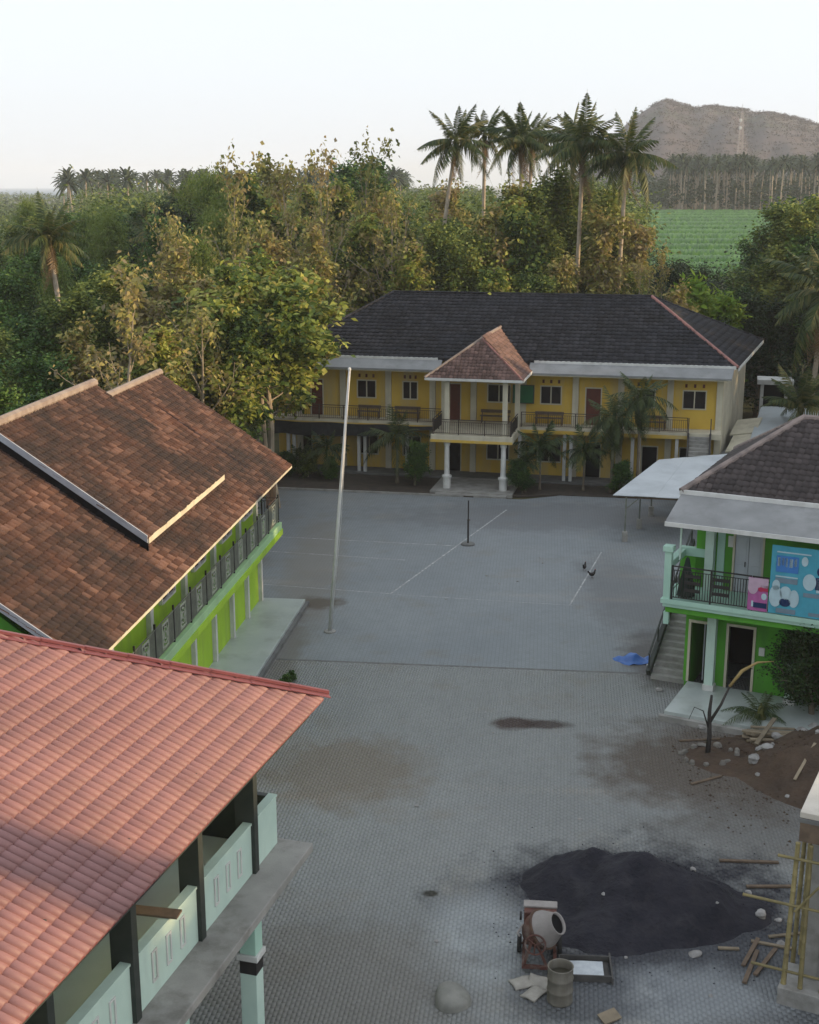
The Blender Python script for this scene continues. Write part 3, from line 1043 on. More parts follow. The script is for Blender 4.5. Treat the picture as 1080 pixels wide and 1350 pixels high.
tri_tiles(roof, m_tile_dark, FL, FR, RR, RL, .32, .44, .035, .06, 21)
tri_tiles(roof, m_tile_dark, FR, BR, RR, None, .32, .44, .035, .06, 22)
tri_tiles(roof, m_tile_dark, BR, BL, RL, RR, .32, .44, .035, .06, 23)
tri_tiles(roof, m_tile_dark, BL, FL, RL, None, .32, .44, .035, .06, 24)
m_caprose = pm('rose_ridge_tile', (.33, .16, .14), (.25, .12, .105), 2., .85, dirt=(.13, .09, .085), dscale=1.5, damt=.6)
cap_line('ridge_cap', m_tile_dark, roof, RL, RR, .11, .4)
cap_line('hip_cap', m_caprose, roof, FR, RR, .11, .4)
cap_line('hip_cap', m_tile_dark, roof, FL, RL, .11, .4)
cap_line('hip_cap', m_tile_dark, roof, BR, RR, .1, .4)
MB().beam(FR + Vector((.05, 0, -.1)), BR + Vector((.05, 0, -.1)), .05, .2).build('eave_board', m_white, roof)
# porch
P = empty('porch')
P.parent = B
boxes('porch_slab', m_cream, P, (2.1, 7.05, -3.6, 0, 3.0, 3.45), bevel=.02)
boxes('porch_band', m_yellow, P, (2.08, 7.07, -3.63, -3.602, 3.0, 3.16))
for x, y in ((3.05, -3.3), (6.5, -3.3)):
    m = MB()
    Mt = Matrix.Translation((x, y, 0))
    m.lathe([(.0, .14), (.24, .14), (.24, .78), (.3, .8), (.3, .92), (.2, .95), (.17, 1.0), (.15, 2.7), (.19, 2.8), (.2, 3.0)], 16, Mt)
    m.build('porch_column', m_white, P, smooth=False)
for x, y in ((3.05, -3.3), (6.55, -3.3), (2.3, -.5), (6.9, -.5)):
    boxes('porch_post', m_cream, P, (x - .14, x + .14, y - .14, y + .14, 3.45, 6.85), bevel=.01)
boxes('lintel', m_cream, P, (1.95, 7.55, -3.75, -3.55, 6.72, 6.9), (1.95, 2.15, -3.55, .2, 6.72, 6.9), (7.35, 7.55, -3.55, .2, 6.72, 6.9))
pr = empty('porch_roof')
pr.parent = B
A_, B_, C_ = Vector((1.8, -3.95, 6.9)), Vector((7.65, -3.95, 6.9)), Vector((4.76, -1.2, 9.0))
D_, E_, F_ = Vector((7.65, 3.2, 6.9)), Vector((5.15, 5.2, 9.05)), Vector((1.8, 3.2, 6.9))
tri_tiles(pr, m_tile_porch, A_, B_, C_, None, .24, .26, .04, .028, 31)
tri_tiles(pr, m_tile_porch, B_, Vector((7.65, 4.6, 6.9)), Vector((4.96, 5.2, 9.02)), C_, .24, .26, .04, .028, 32)
tri_tiles(pr, m_tile_porch, Vector((1.8, 4.6, 6.9)), A_, C_, Vector((4.96, 5.2, 9.02)), .24, .26, .04, .028, 33)
cap_line('hip_cap', m_cap, pr, A_, C_, .085, .4)
cap_line('hip_cap', m_caprose, pr, B_, C_, .07, .4)
cap_line('ridge_cap', m_cap, pr, C_, Vector((4.96, 5.2, 9.02)), .12, .4)
boxes('eave_board', m_white, pr, (1.8, 7.65, -4.0, -3.96, 6.78, 6.93), (7.66, 7.7, -3.9, .9, 6.78, 6.93))
# railings
m_brail = pm('brown_rail', (.07, .05, .042), (.05, .038, .032), 5, .7)
railing('railing', m_brail, B, (XL, .12, 3.45), (2.1, .12, 3.45), .92)
railing('railing', m_brail, B, (7.05, .12, 3.45), (17.2, .12, 3.45), .92)
railing('railing', m_brail, P, (2.2, -3.48, 3.45), (6.95, -3.48, 3.45), .92)
railing('railing', m_black, P, (2.2, -3.4, 3.45), (2.2, -.05, 3.45), .92, .06)
railing('railing', m_black, P, (6.95, -3.4, 3.45), (6.95, -.05, 3.45), .92, .06)
# outside stair at the right end
S = empty('stair')
S.parent = B
for i in range(20):
    z1 = 3.45 - .17 * (i + 1)
    boxes('step', m_conc, S, (17.3, 18.5, -.27 * (i + 1), -.27 * i - .002, z1 - .17, z1))
for x in (17.25, 18.55):
    m = MB()
    for k in range(8):
        y, z = -.05 - k * .7, 3.45 - k * .44
        m.beam((x, y, z - .1), (x, y, z + .9), .05)
    m.beam((x, -.0, 4.38), (x, -5.1, 1.15), .06).beam((x, -.0, 3.9), (x, -5.1, .7), .04).beam((x, 0, 3.42), (x, -5.1, .2), .12, .2)
    m.build('stair_railing', m_black, S)


def yloc(x, y, z):
    return YW @ Vector((x, y, z))


# benches on the upper gallery
def bench(x, y, z, w, label):
    t = empty('bench', yloc(x, y, z), -12.5)
    tag(t, label, 'bench', 'benches on the yellow school')
    boxes('seat', m_wood, t, (-w / 2, w / 2, -.18, .18, .42, .47))
    boxes('backrest', m_wood, t, (-w / 2, w / 2, .17, .2, .62, .82))
    for sx in (-1, 1):
        boxes('leg', m_wood, t, (sx * (w / 2 - .1) - .03, sx * (w / 2 - .1) + .03, -.16, -.1, 0, .42))
        boxes('leg', m_wood, t, (sx * (w / 2 - .1) - .03, sx * (w / 2 - .1) + .03, .13, .19, 0, .82))


bench(-2.9, 1.05, 3.45, 1.5, 'brown wooden bench under the balcony window behind the flagpole')
bench(-.4, 1.05, 3.45, 1.7, 'brown wooden bench on the balcony between flagpole and porch')
bench(5.3, 1.05, 3.45, 1.9, 'brown wooden bench on the porch balcony against the wall')
bench(8.7, 1.05, 3.45, 1.8, 'brown wooden bench on the balcony under the green board window')
bench(15.0, 1.05, 3.45, 1.8, 'brown wooden bench on the balcony behind the tall garden palms')
# green board
t = empty('notice_board', yloc(7.05, 1.1, 4.75), -12.5)
tag(t, 'dark green notice board hanging beside the porch roof', 'board')
m_gboard = pm('board_green', (.015, .12, .045), (.012, .095, .04), 2, .6)
boxes('board', m_gboard, t, (-.62, .62, -.03, .03, .05, 1.12))
boxes('frame', m_dark_post, t, (-.68, .68, -.04, .04, 0, .05), (-.68, .68, -.04, .04, 1.12, 1.17), (-.68, -.62, -.04, .04, .05, 1.12), (.62, .68, -.04, .04, .05, 1.12))
boxes('bracket', m_black, t, (-.5, -.46, .04, .5, .9, .94), (.46, .5, .04, .5, .9, .94))
# black shade net slung along the balcony edge
m_net = pm('black_shade_net', (.02, .022, .024), (.035, .036, .038), 3, .9)
m = MB()
ns = 40
for i in range(ns):
    q = []
    for j in (i, i + 1):
        u_ = j / ns
        x = -8.9 + u_ * 10.8
        sag = .05 * math.sin(u_ * 18) + .03 * math.sin(u_ * 41)
        zt = 3.28 - .06 * math.sin(u_ * math.pi * 3) ** 2
        zb = 2.42 + .72 * max(0, (u_ - .45) / .55) ** 1.3 + .04 * math.sin(u_ * 30)
        q.append((x, -.08 + sag * .3, zt, zb, -.16 + sag))
    (x0, ya, za, zb0, yb), (x1, yc, zc, zb1, yd) = q
    m.add([(x0, ya, za), (x1, yc, zc), (x1, yd, zb1), (x0, yb, zb0), (x0, ya + .015, za), (x1, yc + .015, zc), (x1, yd + .015, zb1), (x0, yb + .015, zb0)],
          [(3, 2, 1, 0), (4, 5, 6, 7), (0, 1, 5, 4), (2, 3, 7, 6)])
o = m.build('shade_net', m_net)
o.matrix_world = YW
tag(o, 'black shade net slung along the left balcony edge of the yellow school', 'net')

# ------------------------------------------------------------------ green building on the right
GW = Matrix.Translation((8.84, 42.91, 0)) @ Matrix.Rotation(R(-26.6), 4, 'Z')


def gloc(x, y, z):
    return GW @ Vector((x, y, z))


B = empty('green_office_building', (8.84, 42.91, 0), -26.6)
tag(B, 'green two-storey building with mint balcony and brown hipped tile roof', 'building')
XE = 15.
boxes('porch_floor', m_floor, B, (.55, XE, -1.1, 2.0, -.1, .33), bevel=.02)
boxes('porch_kerb', m_conc, B, (.4, XE, -1.3, -1.102, -.1, .2))
lo_ = [(.58, 1.22, .33, 2.62), (1.95, 2.82, .33, 2.68), (5.6, 6.6, .33, 2.6), (8, 9.5, 1.2, 2.4)]
wall_open('lower_wall', m_green, B, 'x', 2.0, .2, .37, XE, .33, 3.5, lo_)
boxes('side_wall', m_green, B, (.37, .57, 2.2, 9.8, 0, 3.5), (XE - .2, XE, 2.2, 9.8, 0, 7.2), (.37, XE, 9.8, 10, 0, 7.2))
boxes('room_divider', m_shade, B, (.57, XE - .2, 4.6, 4.7, .33, 3.5))  # near-black colour paints the shade of the room behind the doors
for a, b, c_, d_ in lo_[:3]:
    f = MB()
    f.box(a - .09, a, 1.95, 2.2, c_, d_ + .09).box(b, b + .09, 1.95, 2.2, c_, d_ + .09).box(a, b, 1.95, 2.2, d_, d_ + .09)
    f.build('door_frame', m_cream, B)
window(B, 'x', 2., 8.07, 9.43, 1.27, 2.33, m_white, 2)
boxes('door_leaf', m_fascia, B, (1.0, 1.04, 2.25, 3.0, .35, 2.6))
boxes('meter_box', m_white, B, (3.05, 3.25, 1.93, 2.0, 1.75, 2.05))
for x in (1.45, 4.3, 7.4, 10.5):
    c = boxes('column', m_mint2, B, (x - .16, x + .16, 1.35, 1.67, .33, 3.5), bevel=.015)
    boxes('column_foot', m_white, c, (x - .2, x + .2, 1.31, 1.71, .33, .55), bevel=.015)
# balcony slab with stepped edge
boxes('balcony_slab', m_mint, B, (0, XE, 0, 2.0, 3.72, 3.98), bevel=.02)
boxes('slab_edge', m_green, B, (.08, XE, .1, 2.0, 3.5, 3.72), bevel=.02)
boxes('slab_lip', m_mint, B, (-.06, XE, -.06, .0, 3.86, 4.02), (-.06, 0, 0, 2., 3.86, 4.02))
boxes('upper_floor', m_floor, B, (.37, XE, 2.0, 9.8, 3.7, 3.98))
up = [(1.55, 1.85, 4.0, 6.2), (1.95, 2.95, 3.98, 6.2), (5.2, 6.6, 4.8, 6.0), (8.4, 9.8, 4.8, 6.0)]
wall_open('upper_wall', m_green, B, 'x', 2.0, .2, .6, XE, 3.98, 7.2, up[1:])
boxes('upper_side_wall', m_green, B, (.6, .8, 2.2, 9.8, 3.98, 7.2))
boxes('upper_divider', m_shade, B, (.8, XE - .2, 4.6, 4.7, 3.98, 7.1))  # near-black as well, shade of the upper room put into the colour
door(B, 'x', 2., 1.97, 2.93, 3.98, 6.15, pm('pale_blue_door', (.50, .53, .57), (.44, .47, .51), 2, .6), m_cream, 2)
window(B, 'x', 2., 5.27, 6.53, 4.87, 5.93, m_white, 2)
window(B, 'x', 2., 8.47, 9.73, 4.87, 5.93, m_white, 2)
boxes('column', m_mint2, B, (1.0, 1.3, 1.62, 1.98, 3.98, 6.75), bevel=.01)
boxes('wall_strip', m_mint, B, (1.36, 1.62, 1.95, 2.0, 3.98, 6.75))
boxes('paper_notice', m_white, B, (1.72, 1.9, 1.985, 2.0, 5.6, 6.0))
boxes('column', m_mint2, B, (7.2, 7.5, 1.62, 1.98, 3.98, 6.75), bevel=.01)
# corner post and mint parapet beside the stair
c = boxes('corner_post', m_mint, B, (.0, .24, .0, .24, 4.0, 5.72), bevel=.01)
boxes('post_cap', m_mint, c, (-.06, .3, -.06, .3, 5.72, 5.92), bevel=.015)
boxes('side_parapet', m_green, B, (.05, 1.0, 2.0, 2.12, 3.98, 5.1))
boxes('parapet_rail', m_mint, B, (.0, 1.0, 1.94, 2.18, 5.1, 5.4), (.0, .24, .25, 1.93, 5.1, 5.35))
railing('railing', m_black, B, (.26, .08, 3.99), (3.0, .08, 3.99), 1.22, .09, 1.35, .024)
railing('railing', m_black, B, (3.02, .08, 3.99), (XE, .08, 3.99), 1.22, .12, 1.35, .024)
for x, w_ in ((.75, .5), (1.7, .55)):
    rl = MB().box(x - .02, x, .035, .05, 4.3, 5.0).box(x + w_, x + w_ + .02, .035, .05, 4.3, 5.0)
    for zz0 in (4.35, 4.62, 4.86):
        rl.box(x, x + w_, .035, .05, zz0, zz0 + .12)
    rl.build('rail_motif', m_black, B)
# awning
MB().slab([(.02, -.27, 6.84), (XE, -.27, 6.84), (XE, 1.95, 7.36), (-.03, 1.95, 7.36)], .09).build('awning', m_awning, B)
boxes('awning_edge', m_white, B, (.02, XE, -.31, -.272, 6.7, 6.85))
boxes('awning_strut', m_mint2, B, (.42, .48, .3, .36, 5.4, 6.74))
boxes('soffit', m_white, B, (.1, XE, -.2, 2., 6.68, 6.72))
boxes('eave_board', m_white, B, (-.05, XE, 1.9, 1.98, 7.3, 7.5), (-.09, -.05, 1.9, 10.5, 7.3, 7.45))
roof = empty('roof_covering')
roof.parent = B
a1, b1, c1, d1 = Vector((-.05, 1.95, 7.42)), Vector((XE + .3, 1.95, 7.42)), Vector((XE - 3, 6.2, 9.66)), Vector((3.3, 6.2, 9.66))
e1, f1 = Vector((-.05, 10.45, 7.42)), Vector((XE + .3, 10.45, 7.42))
tri_tiles(roof, m_tile_choc, a1, b1, c1, d1, .25, .30, .045, .03, 41)
tri_tiles(roof, m_tile_choc, e1, a1, d1, None, .25, .30, .045, .03, 42)
tri_tiles(roof, m_tile_choc, f1, e1, d1, c1, .25, .30, .045, .03, 43)
tri_tiles(roof, m_tile_choc, b1, f1, c1, None, .25, .30, .045, .03, 44)
m_capg = pm('grey_brown_ridge', (.26, .21, .19), (.19, .155, .145), 2, .9, .2, 20, dirt=(.10, .085, .08), dscale=2., damt=.6)
for p, q in ((a1, d1), (d1, c1), (e1, d1), (b1, c1)):
    cap_line('ridge_cap', m_capg, roof, p, q, .12, .36)
# side stair climbing away under the balcony
S = empty('stair')
S.parent = B
for i in range(21):
    z1 = .18 * (i + 1)
    boxes('step', m_conc, S, (-.95, .34, 2.4 + .27 * i, 2.4 + .27 * (i + 1) - .002, z1 - .18, z1))
m = MB()
m.beam((-1.02, 2.3, 1.0), (-1.02, 8.1, 4.7), .06).beam((-1.02, 2.3, .25), (-1.02, 8.1, 3.95), .16, .3)
for i in range(6):
    m.beam((-1.02, 2.35 + i * 1.1, .2 + i * .7), (-1.02, 2.35 + i * 1.1, 1.05 + i * .7), .05)
m.build('stair_railing', m_dark_post, S)
boxes('stair_bracket', m_mint, S, (.02, .2, .12, .3, 3.05, 3.5))

# banners hung over the balcony rail
def printed(name, x0, x1, z0, z1, ground, marks, label):
    t = empty(name, gloc((x0 + x1) / 2, -.02, z0), -26.6)
    tag(t, label, 'banner')
    w, h = (x1 - x0), (z1 - z0)
    m = MB()
    k = 14
    for i in range(k):
        xa, xb = -w / 2 + w * i / k, -w / 2 + w * (i + 1) / k
        ya, yb = .012 * math.sin(i * 1.1), .012 * math.sin((i + 1) * 1.1)
        m.add([(xa, ya, 0), (xb, yb, 0), (xb, yb, h), (xa, ya, h), (xa, ya + .01, 0), (xb, yb + .01, 0), (xb, yb + .01, h), (xa, ya + .01, h)],
              [(0, 1, 2, 3), (7, 6, 5, 4), (0, 4, 5, 1), (3, 2, 6, 7), (0, 3, 7, 4), (1, 5, 6, 2)])
    m.build('sheet', ground, t)
    for nm, mat, sh in marks:
        m = MB()
        for (kind, a, b, c_, d_) in sh:
            X0, X1, Z0, Z1 = -w / 2 + a * w, -w / 2 + b * w, c_ * h, d_ * h
            if kind == 'r':
                m.add([(X0, -.018, Z0), (X1, -.018, Z0), (X1, -.018, Z1), (X0, -.018, Z1)], [(0, 1, 2, 3)])
            else:
                n_ = 20
                m.add([((X0 + X1) / 2 + (X1 - X0) / 2 * math.cos(6.2832 * q / n_), -.02, (Z0 + Z1) / 2 + (Z1 - Z0) / 2 * math.sin(6.2832 * q / n_)) for q in range(n_)], [tuple(range(n_))])
        m.build(nm, mat, t)
    return t


def flat(name, c):
    return pm(name, c, tuple(x * .88 for x in c), 4, .6)


p_teal, p_blue, p_navy, p_pale, p_grey, p_pink, p_rose = (flat('print_teal', (.07, .34, .46)), flat('print_blue', (.05, .19, .50)), flat('print_navy', (.012, .03, .10)),
                                                          flat('print_pale', (.42, .56, .62)), flat('print_grey', (.17, .24, .30)), flat('print_pink', (.42, .12, .32)), flat('print_rose', (.50, .36, .46)))
p_red = flat('print_red', (.42, .03, .09))
printed('banner', 3.62, 5.75, 4.05, 6.42, p_teal,
        [('title_block', p_blue, [('r', .08, .42, .62, .86)]),
         ('title_lettering', p_pale, [('r', .1, .14, .7, .83), ('r', .16, .2, .72, .83), ('r', .22, .25, .7, .83), ('r', .28, .33, .7, .82), ('r', .35, .39, .72, .83), ('r', .08, .42, .545, .565), ('r', .08, .6, .9, .92)]),
         ('text_bar', p_grey, [('r', .08, .42, .46, .535), ('r', .12, .42, .02, .09), ('r', .52, .9, .3, .36), ('r', .62, .95, .03, .08)]),
         ('picture_clouds', p_pale, [('o', .0, .2, .1, .42), ('o', .16, .34, .22, .42), ('o', .3, .46, .12, .38), ('o', .04, .16, .34, .5), ('o', .46, .56, .74, .88), ('o', .5, .7, .4, .64)]),
         ('portrait', p_navy, [('o', .7, .82, .62, .76), ('o', .16, .34, .12, .24), ('r', .69, .86, .42, .6)]),
         ('portrait_shirt', p_pale, [('r', .71, .84, .38, .59)])],
        'large teal advertising banner with blue title block on green building balcony')
printed('banner', 2.92, 3.58, 4.05, 5.2, p_pink,
        [('banner_top', p_rose, [('r', 0., 1., .72, 1.), ('o', -.02, .5, .5, .95)]), ('red_corner', p_red, [('r', .62, 1., .62, .8), ('o', .5, .8, .6, .74)]),
         ('dark_bar', p_navy, [('r', .3, .98, .1, .26)]), ('emblem', p_pale, [('o', .68, .96, .36, .56), ('r', .2, .3, .12, .3)])],
        'small pink banner hanging beside the teal banner on the balcony rail')
# dark potted shrub cover on the balcony corner
m = MB()
m.lathe([(.0, .95), (.07, .9), (.16, .6), (.27, .3), (.33, 0.02), (.0, .0)], 12)
o = m.build('folded_parasol', pm('dark_cloth', (.02, .035, .028), (.03, .045, .035), 3, .9))
o.location = gloc(.62, .75, 3.985)
o.scale = (1, 1, 1.5)
tag(o, 'dark folded cloth parasol standing in the corner of the green balcony', 'parasol')

# ------------------------------------------------------------------ white canopy between green building and school
m_canopy = pm('white_roof_sheet', (.47, .50, .52), (.41, .44, .46), .6, .55, dirt=(.34, .36, .37), dscale=.6, damt=.5)
C = empty('canopy', (11.2, 64.75, 0))
tag(C, 'white sheet canopy on thin posts between green building and yellow school', 'canopy')
cp = [Vector((-.65, .3, 2.42)), Vector((4.6, -1.2, 2.5)), Vector((7.2, 8.3, 2.95)), Vector((3.0, 7.15, 2.85))]
for i in range(5):
    t0, t1 = i / 5, (i + 1) / 5
    lerp = lambda a, b, t: a + (b - a) * t
    q = [lerp(cp[0], cp[1], t0), lerp(cp[0], cp[1], t1), lerp(cp[3], cp[2], t1), lerp(cp[3], cp[2], t0)]
    dz = Vector((0, 0, .012 * (i % 2)))
    MB().slab([p + dz for p in q], .03).build('roof_sheet', m_canopy, C)
MB().beam(cp[0] + Vector((.3, .15, -.1)), cp[1] + Vector((-.2, .2, -.1)), .08, .12).build('front_beam', m_wood, C)
MB().beam(cp[3] + Vector((.3, -.25, -.1)), cp[2] + Vector((-.2, -.3, -.1)), .08, .12).build('back_beam', m_wood, C)
for x, y in ((.0, 0), (1.2, 2.6), (2.35, 5.4), (4.2, -.9), (6.2, 6.6)):
    zt = 2.35 + .06 * y * .9
    p = boxes('post', m_rail, C, (x - .035, x + .035, y - .035, y + .035, 0, zt))
    boxes('post_footing', m_conc, p, (x - .13, x + .13, y - .13, y + .13, -.05, .55), bevel=.02)
MB().beam((0, 0, 1.75), (.62, -.1, 2.32), .045).build('brace', m_rail, C)

# ------------------------------------------------------------------ sheds, tin roofs and gate beyond
m_tin = pm('zinc_roof', (.40, .44, .46), (.33, .37, .39), .5, .45, dirt=(.24, .25, .25), dscale=.7, damt=.5, metal=.2)


def tin_shed(name, pts, label, wallm, n=10, h0=0.):
    """corrugated roof on four walls; pts = eave a, eave b, ridge b, ridge a"""
    t = empty(name, (pts[0][0], pts[0][1], 0))
    tag(t, label, 'shed')
    o0 = Vector((pts[0][0], pts[0][1], 0))
    P_ = [Vector(p) - o0 for p in pts]
    for i in range(n):
        q = [P_[0].lerp(P_[1], i / n), P_[0].lerp(P_[1], (i + 1.03) / n), P_[3].lerp(P_[2], (i + 1.03) / n), P_[3].lerp(P_[2], i / n)]
        MB().slab([p + Vector((0, 0, .015 * (i % 2))) for p in q], .02).build('roof_sheet', m_tin, t)
    c = sum(P_, Vector()) / 4
    m = MB()
    Q = [p.lerp(c, .06) for p in P_]
    for i in range(4):
        a, b = Q[i], Q[(i + 1) % 4]
        n_ = (b - a).cross(Vector((0, 0, 1))).normalized() * .06
        m.add([(a.x, a.y, h0), (b.x, b.y, h0), (b.x, b.y, b.z - .06), (a.x, a.y, a.z - .06),
               (a.x - n_.x, a.y - n_.y, h0), (b.x - n_.x, b.y - n_.y, h0), (b.x - n_.x, b.y - n_.y, b.z - .06), (a.x - n_.x, a.y - n_.y, a.z - .06)],
              [(0, 1, 2, 3), (7, 6, 5, 4), (3, 2, 6, 7), (0, 3, 7, 4), (1, 5, 6, 2)])
    m.build('walls', wallm, t)
    return t


tin_shed('tin_roof_shed', [(20.7, 77.2, 2.9), (27.5, 76.0, 2.9), (29.2, 85.2, 3.4), (24.0, 87.0, 3.4)], 'low shed with pale zinc roof behind the brown hipped roof', m_dconc)
tin_shed('tin_roof_shed', [(29.4, 76.0, 3.0), (38, 75.0, 3.0), (38, 90, 3.9), (29.9, 90.5, 3.9)], 'wide zinc-roofed shed in the trees beyond the small gate', m_dconc, 12)
# leaning boards stacked by the flank of the school
for i, (x, y, z, l_, w_, rz) in enumerate([(19.6, 75.6, 1.9, 3.0, 1.5, 24), (20.6, 78.6, 2.5, 3.0, 1.5, 24), (21.6, 81.5, 3.0, 3.0, 1.6, 24)]):
    o = boxes('panel', m_cream, None, (-w_ / 2, w_ / 2, -l_ / 2, l_ / 2, -.04, .04))
    o.location = (x, y, z)
    o.rotation_euler = (R(9), R(-10), R(-rz))
    tag(o, ['pale flat board lowest on the rubble heap beside the school', 'pale flat board between two others beside the school flank', 'pale flat board highest of three beside the school flank'][i], 'board', 'boards beside the school')
m_brickw = pm('rubble_brick', (.17, .13, .115), (.12, .10, .095), 3, .95, .5, 12)
t = empty('rubble_wall', (19.3, 73.6, 0), -20)
tag(t, 'half broken grey brick wall at the foot of the school stair', 'wall')
for r_ in range(13):
    for c_ in range(5):
        if r_ > 8 and (c_ * 7 + r_ * 3) % 5 < r_ - 8:
            continue
        boxes('brick', m_brickw, t, (c_ * .44 + (r_ % 2) * .2 - .2, c_ * .44 + (r_ % 2) * .2 + .21, -.11 + rnd.uniform(-.01, .01), .11, r_ * .2, r_ * .2 + .185))
boxes('mortar_core', m_dconc, t, (-.15, 2.1, -.08, .08, 0, 1.75))
boxes('plank_support', m_wood, None, (0, .1, 0, .1, 0, .1)) if False else None
t = empty('plank_stack', (20.6, 78.6, 0), -24)
tag(t, 'dark heap of rubble and beams carrying the pale boards', 'heap')
boxes('beam', m_dconc, t, (-.9, .9, -4.3, -2.2, 0, 1.55))
boxes('beam', m_dconc, t, (-.9, .9, -2.1, 1.4, 0, 2.1))
boxes('beam', m_dconc, t, (-.9, .9, 1.5, 4.2, 0, 2.6))
t = empty('gate_kiosk', (26.6, 93.5, 0), -14)
tag(t, 'small white gate kiosk with flat slab roof among the trees', 'kiosk')
boxes('slab_roof', m_white, t, (-1.2, 1.35, -1., 1., 4.0, 4.35), bevel=.02)
boxes('post', m_white, t, (-.95, -.72, -.8, -.57, 0, 4.0))
boxes('post', m_white, t, (.75, .98, -.8, -.57, 0, 4.0))
boxes('back_wall', m_dconc, t, (-.95, .98, .6, .75, 0, 4.0), (.98, 2.1, -.2, .0, 0, 3.9))
boxes('door_leaf', m_shade, t, (-.70, .73, -.3, -.24, 0, 3.9))  # near-black sheet painting the shade of the kiosk opening
# dark house roof beyond the school
t = empty('far_house', (27.5, 116, 0), -14)
tag(t, 'dark roofed house half hidden in trees behind the school', 'house')
boxes('wall', m_dconc, t, (-4, 4, -3, 3, 0, 3.2))
for sgn in (-1, 1):
    MB().slab([(-4.6, -3.6 * sgn, 3.1), (4.6, -3.6 * sgn, 3.1), (4.6, 0, 5.4), (-4.6, 0, 5.4)][::sgn], .12).build('roof_slope', m_tile_dark, t)

# ------------------------------------------------------------------ unfinished building with bamboo props at the right edge
m_bamboo = pm('bamboo', (.27, .22, .10), (.19, .16, .075), 3, .6, attr=.25, dirt=(.12, .09, .05), dscale=2., damt=.6)
m_lime_conc = pm('pale_new_concrete', (.60, .56, .49), (.52, .48, .42), 1., .85, .2, 30, dirt=(.42, .38, .32), dscale=1., damt=.4)
KW = Matrix.Translation((8.62, 25.95, 0)) @ Matrix.Rotation(R(-27), 4, 'Z')
K_ = empty('unfinished_building', (8.62, 25.95, 0), -27)
tag(K_, 'unfinished building with pale concrete deck on timber formwork', 'building')
boxes('deck', m_lime_conc, K_, (0, 9, .0, 3.4, 4.46, 4.6), bevel=.015)
boxes('deck_edge', m_dconc, K_, (-.03, 9, -.03, 3.43, 4.36, 4.455))
boxes('formwork_beam', m_wood, K_, (.02, .2, -.01, 3.4, 3.9, 4.36))
boxes('formwork_beam', m_wood, K_, (.2, 9, -.01, .2, 3.9, 4.36))
boxes('footing', m_conc, K_, (-.12, 1.5, -.42, .7, -.05, .42), bevel=.02)
boxes('concrete_column', m_conc, K_, (.3, .62, .2, .55, .42, 4.36), bevel=.01)
boxes('concrete_column', m_conc, K_, (4.5, 4.85, .2, .55, 0, 4.36))
boxes('upper_wall', m_conc, K_, (2.9, 9, .15, .35, 4.6, 7.6))  # unseen wall added on the deck to keep sun off the gallery parapet
boxes('back_wall', m_conc, K_, (3.2, 9, 3.2, 3.39, 0, 4.36), (8.8, 9, .2, 3.2, 0, 4.36))


def kloc(x, y, z):
    return KW @ Vector((x, y, z))


def bamboo_pole(p, q, r, label, group):
    p, q = Vector(p), Vector(q)
    L = (q - p).length
    k = max(2, int(L / .38))
    pts, rad = [], []
    for i in range(k + 1):
        u_ = p.lerp(q, i / k)
        for du, f in ((-.02, 1.), (0, 1.16), (.02, 1.)):
            pts.append(u_ + (q - p).normalized() * du)
            rad.append(r * f * (1 - .15 * i / k))
    o = MB().tube(pts, rad, 8).build('bamboo_pole', m_bamboo, None, smooth=True)
    tag(o, label, 'pole', group)


for (x, y, dx, r) in ((.03, -.12, -.06, .06), (.32, -.14, .02, .055), (.75, -.1, .05, .055), (1.25, -.12, 0, .06), (.02, .9, -.04, .055), (.0, 1.9, 0, .055)):
    bamboo_pole(kloc(x + dx, y - .1, .43 if y < .6 and x < 1.4 else 0), kloc(x, y, 3.9), r, 'upright bamboo prop under the pale concrete deck', 'bamboo props of the unfinished building')
for (z, a, b, c_) in ((2.4, -1.05, 2.2, -.22), (.75, -.75, 1.9, -.24), (3.55, -.35, 2.6, -.2)):
    bamboo_pole(kloc(a, c_, z), kloc(b, c_ + .03, z + .02), .035, 'thin bamboo rail tied across the upright props', 'bamboo rails of the unfinished building')
bamboo_pole(kloc(.1, -.24, 2.3), kloc(.75, -.26, 3.3), .03, 'short slanting bamboo brace between the props', 'bamboo braces of the unfinished building')
for i, (x, y, L_b, rz) in enumerate([(8.25, 27.6, 1.3, 60), (8.1, 27.0, 1.5, 64), (8.5, 27.2, 1.4, 55), (9.3, 31.9, 1.6, -4), (9.5, 30.6, 1.2, 2)]):
    o = boxes('timber_offcut', m_wood, None, (-L_b / 2, L_b / 2, -.05, .05, 0, .05))
    o.location = (x, y, .012)
    o.rotation_euler = (0, R(1.2 * (i % 3)), R(rz))
    tag(o, 'brown timber offcut lying beside the bamboo props', 'timber', 'timber offcuts by the unfinished building')

# ------------------------------------------------------------------ flagpole, sports post
m_galv = pm('white_pole_paint', (.62, .62, .60), (.52, .52, .50), 3, .5, metal=0.)
t = empty('flagpole', (-3.31, 50.73, 0))
tag(t, 'tall thin white flagpole leaning slightly in the paved court', 'flagpole')
MB().tube([(0, 0, 0), (.4, 0, 4.6), (.68, .0, 7.9), (.94, 0, 10.9)], [.085, .075, .06, .05], 10).build('pole', m_galv, t, smooth=True)
MB().tube([(.13, -.05, .9), (.52, -.02, 4.6), (.94, -.06, 10.8)], .008, 5).build('halyard', m_galv, t)
MB().lathe([(0, 10.88), (.06, 10.9), (.07, 10.96), (.04, 11.02), (0, 11.03)], 10, Matrix.Translation((.94, 0, 0))).build('truck', m_galv, t)
MB().lathe([(0, .0), (.25, .0), (.25, .05), (.2, .07), (0, .07)], 14).build('base_plate', m_conc, t)
t = empty('net_post', (3.02, 64.14, 0))
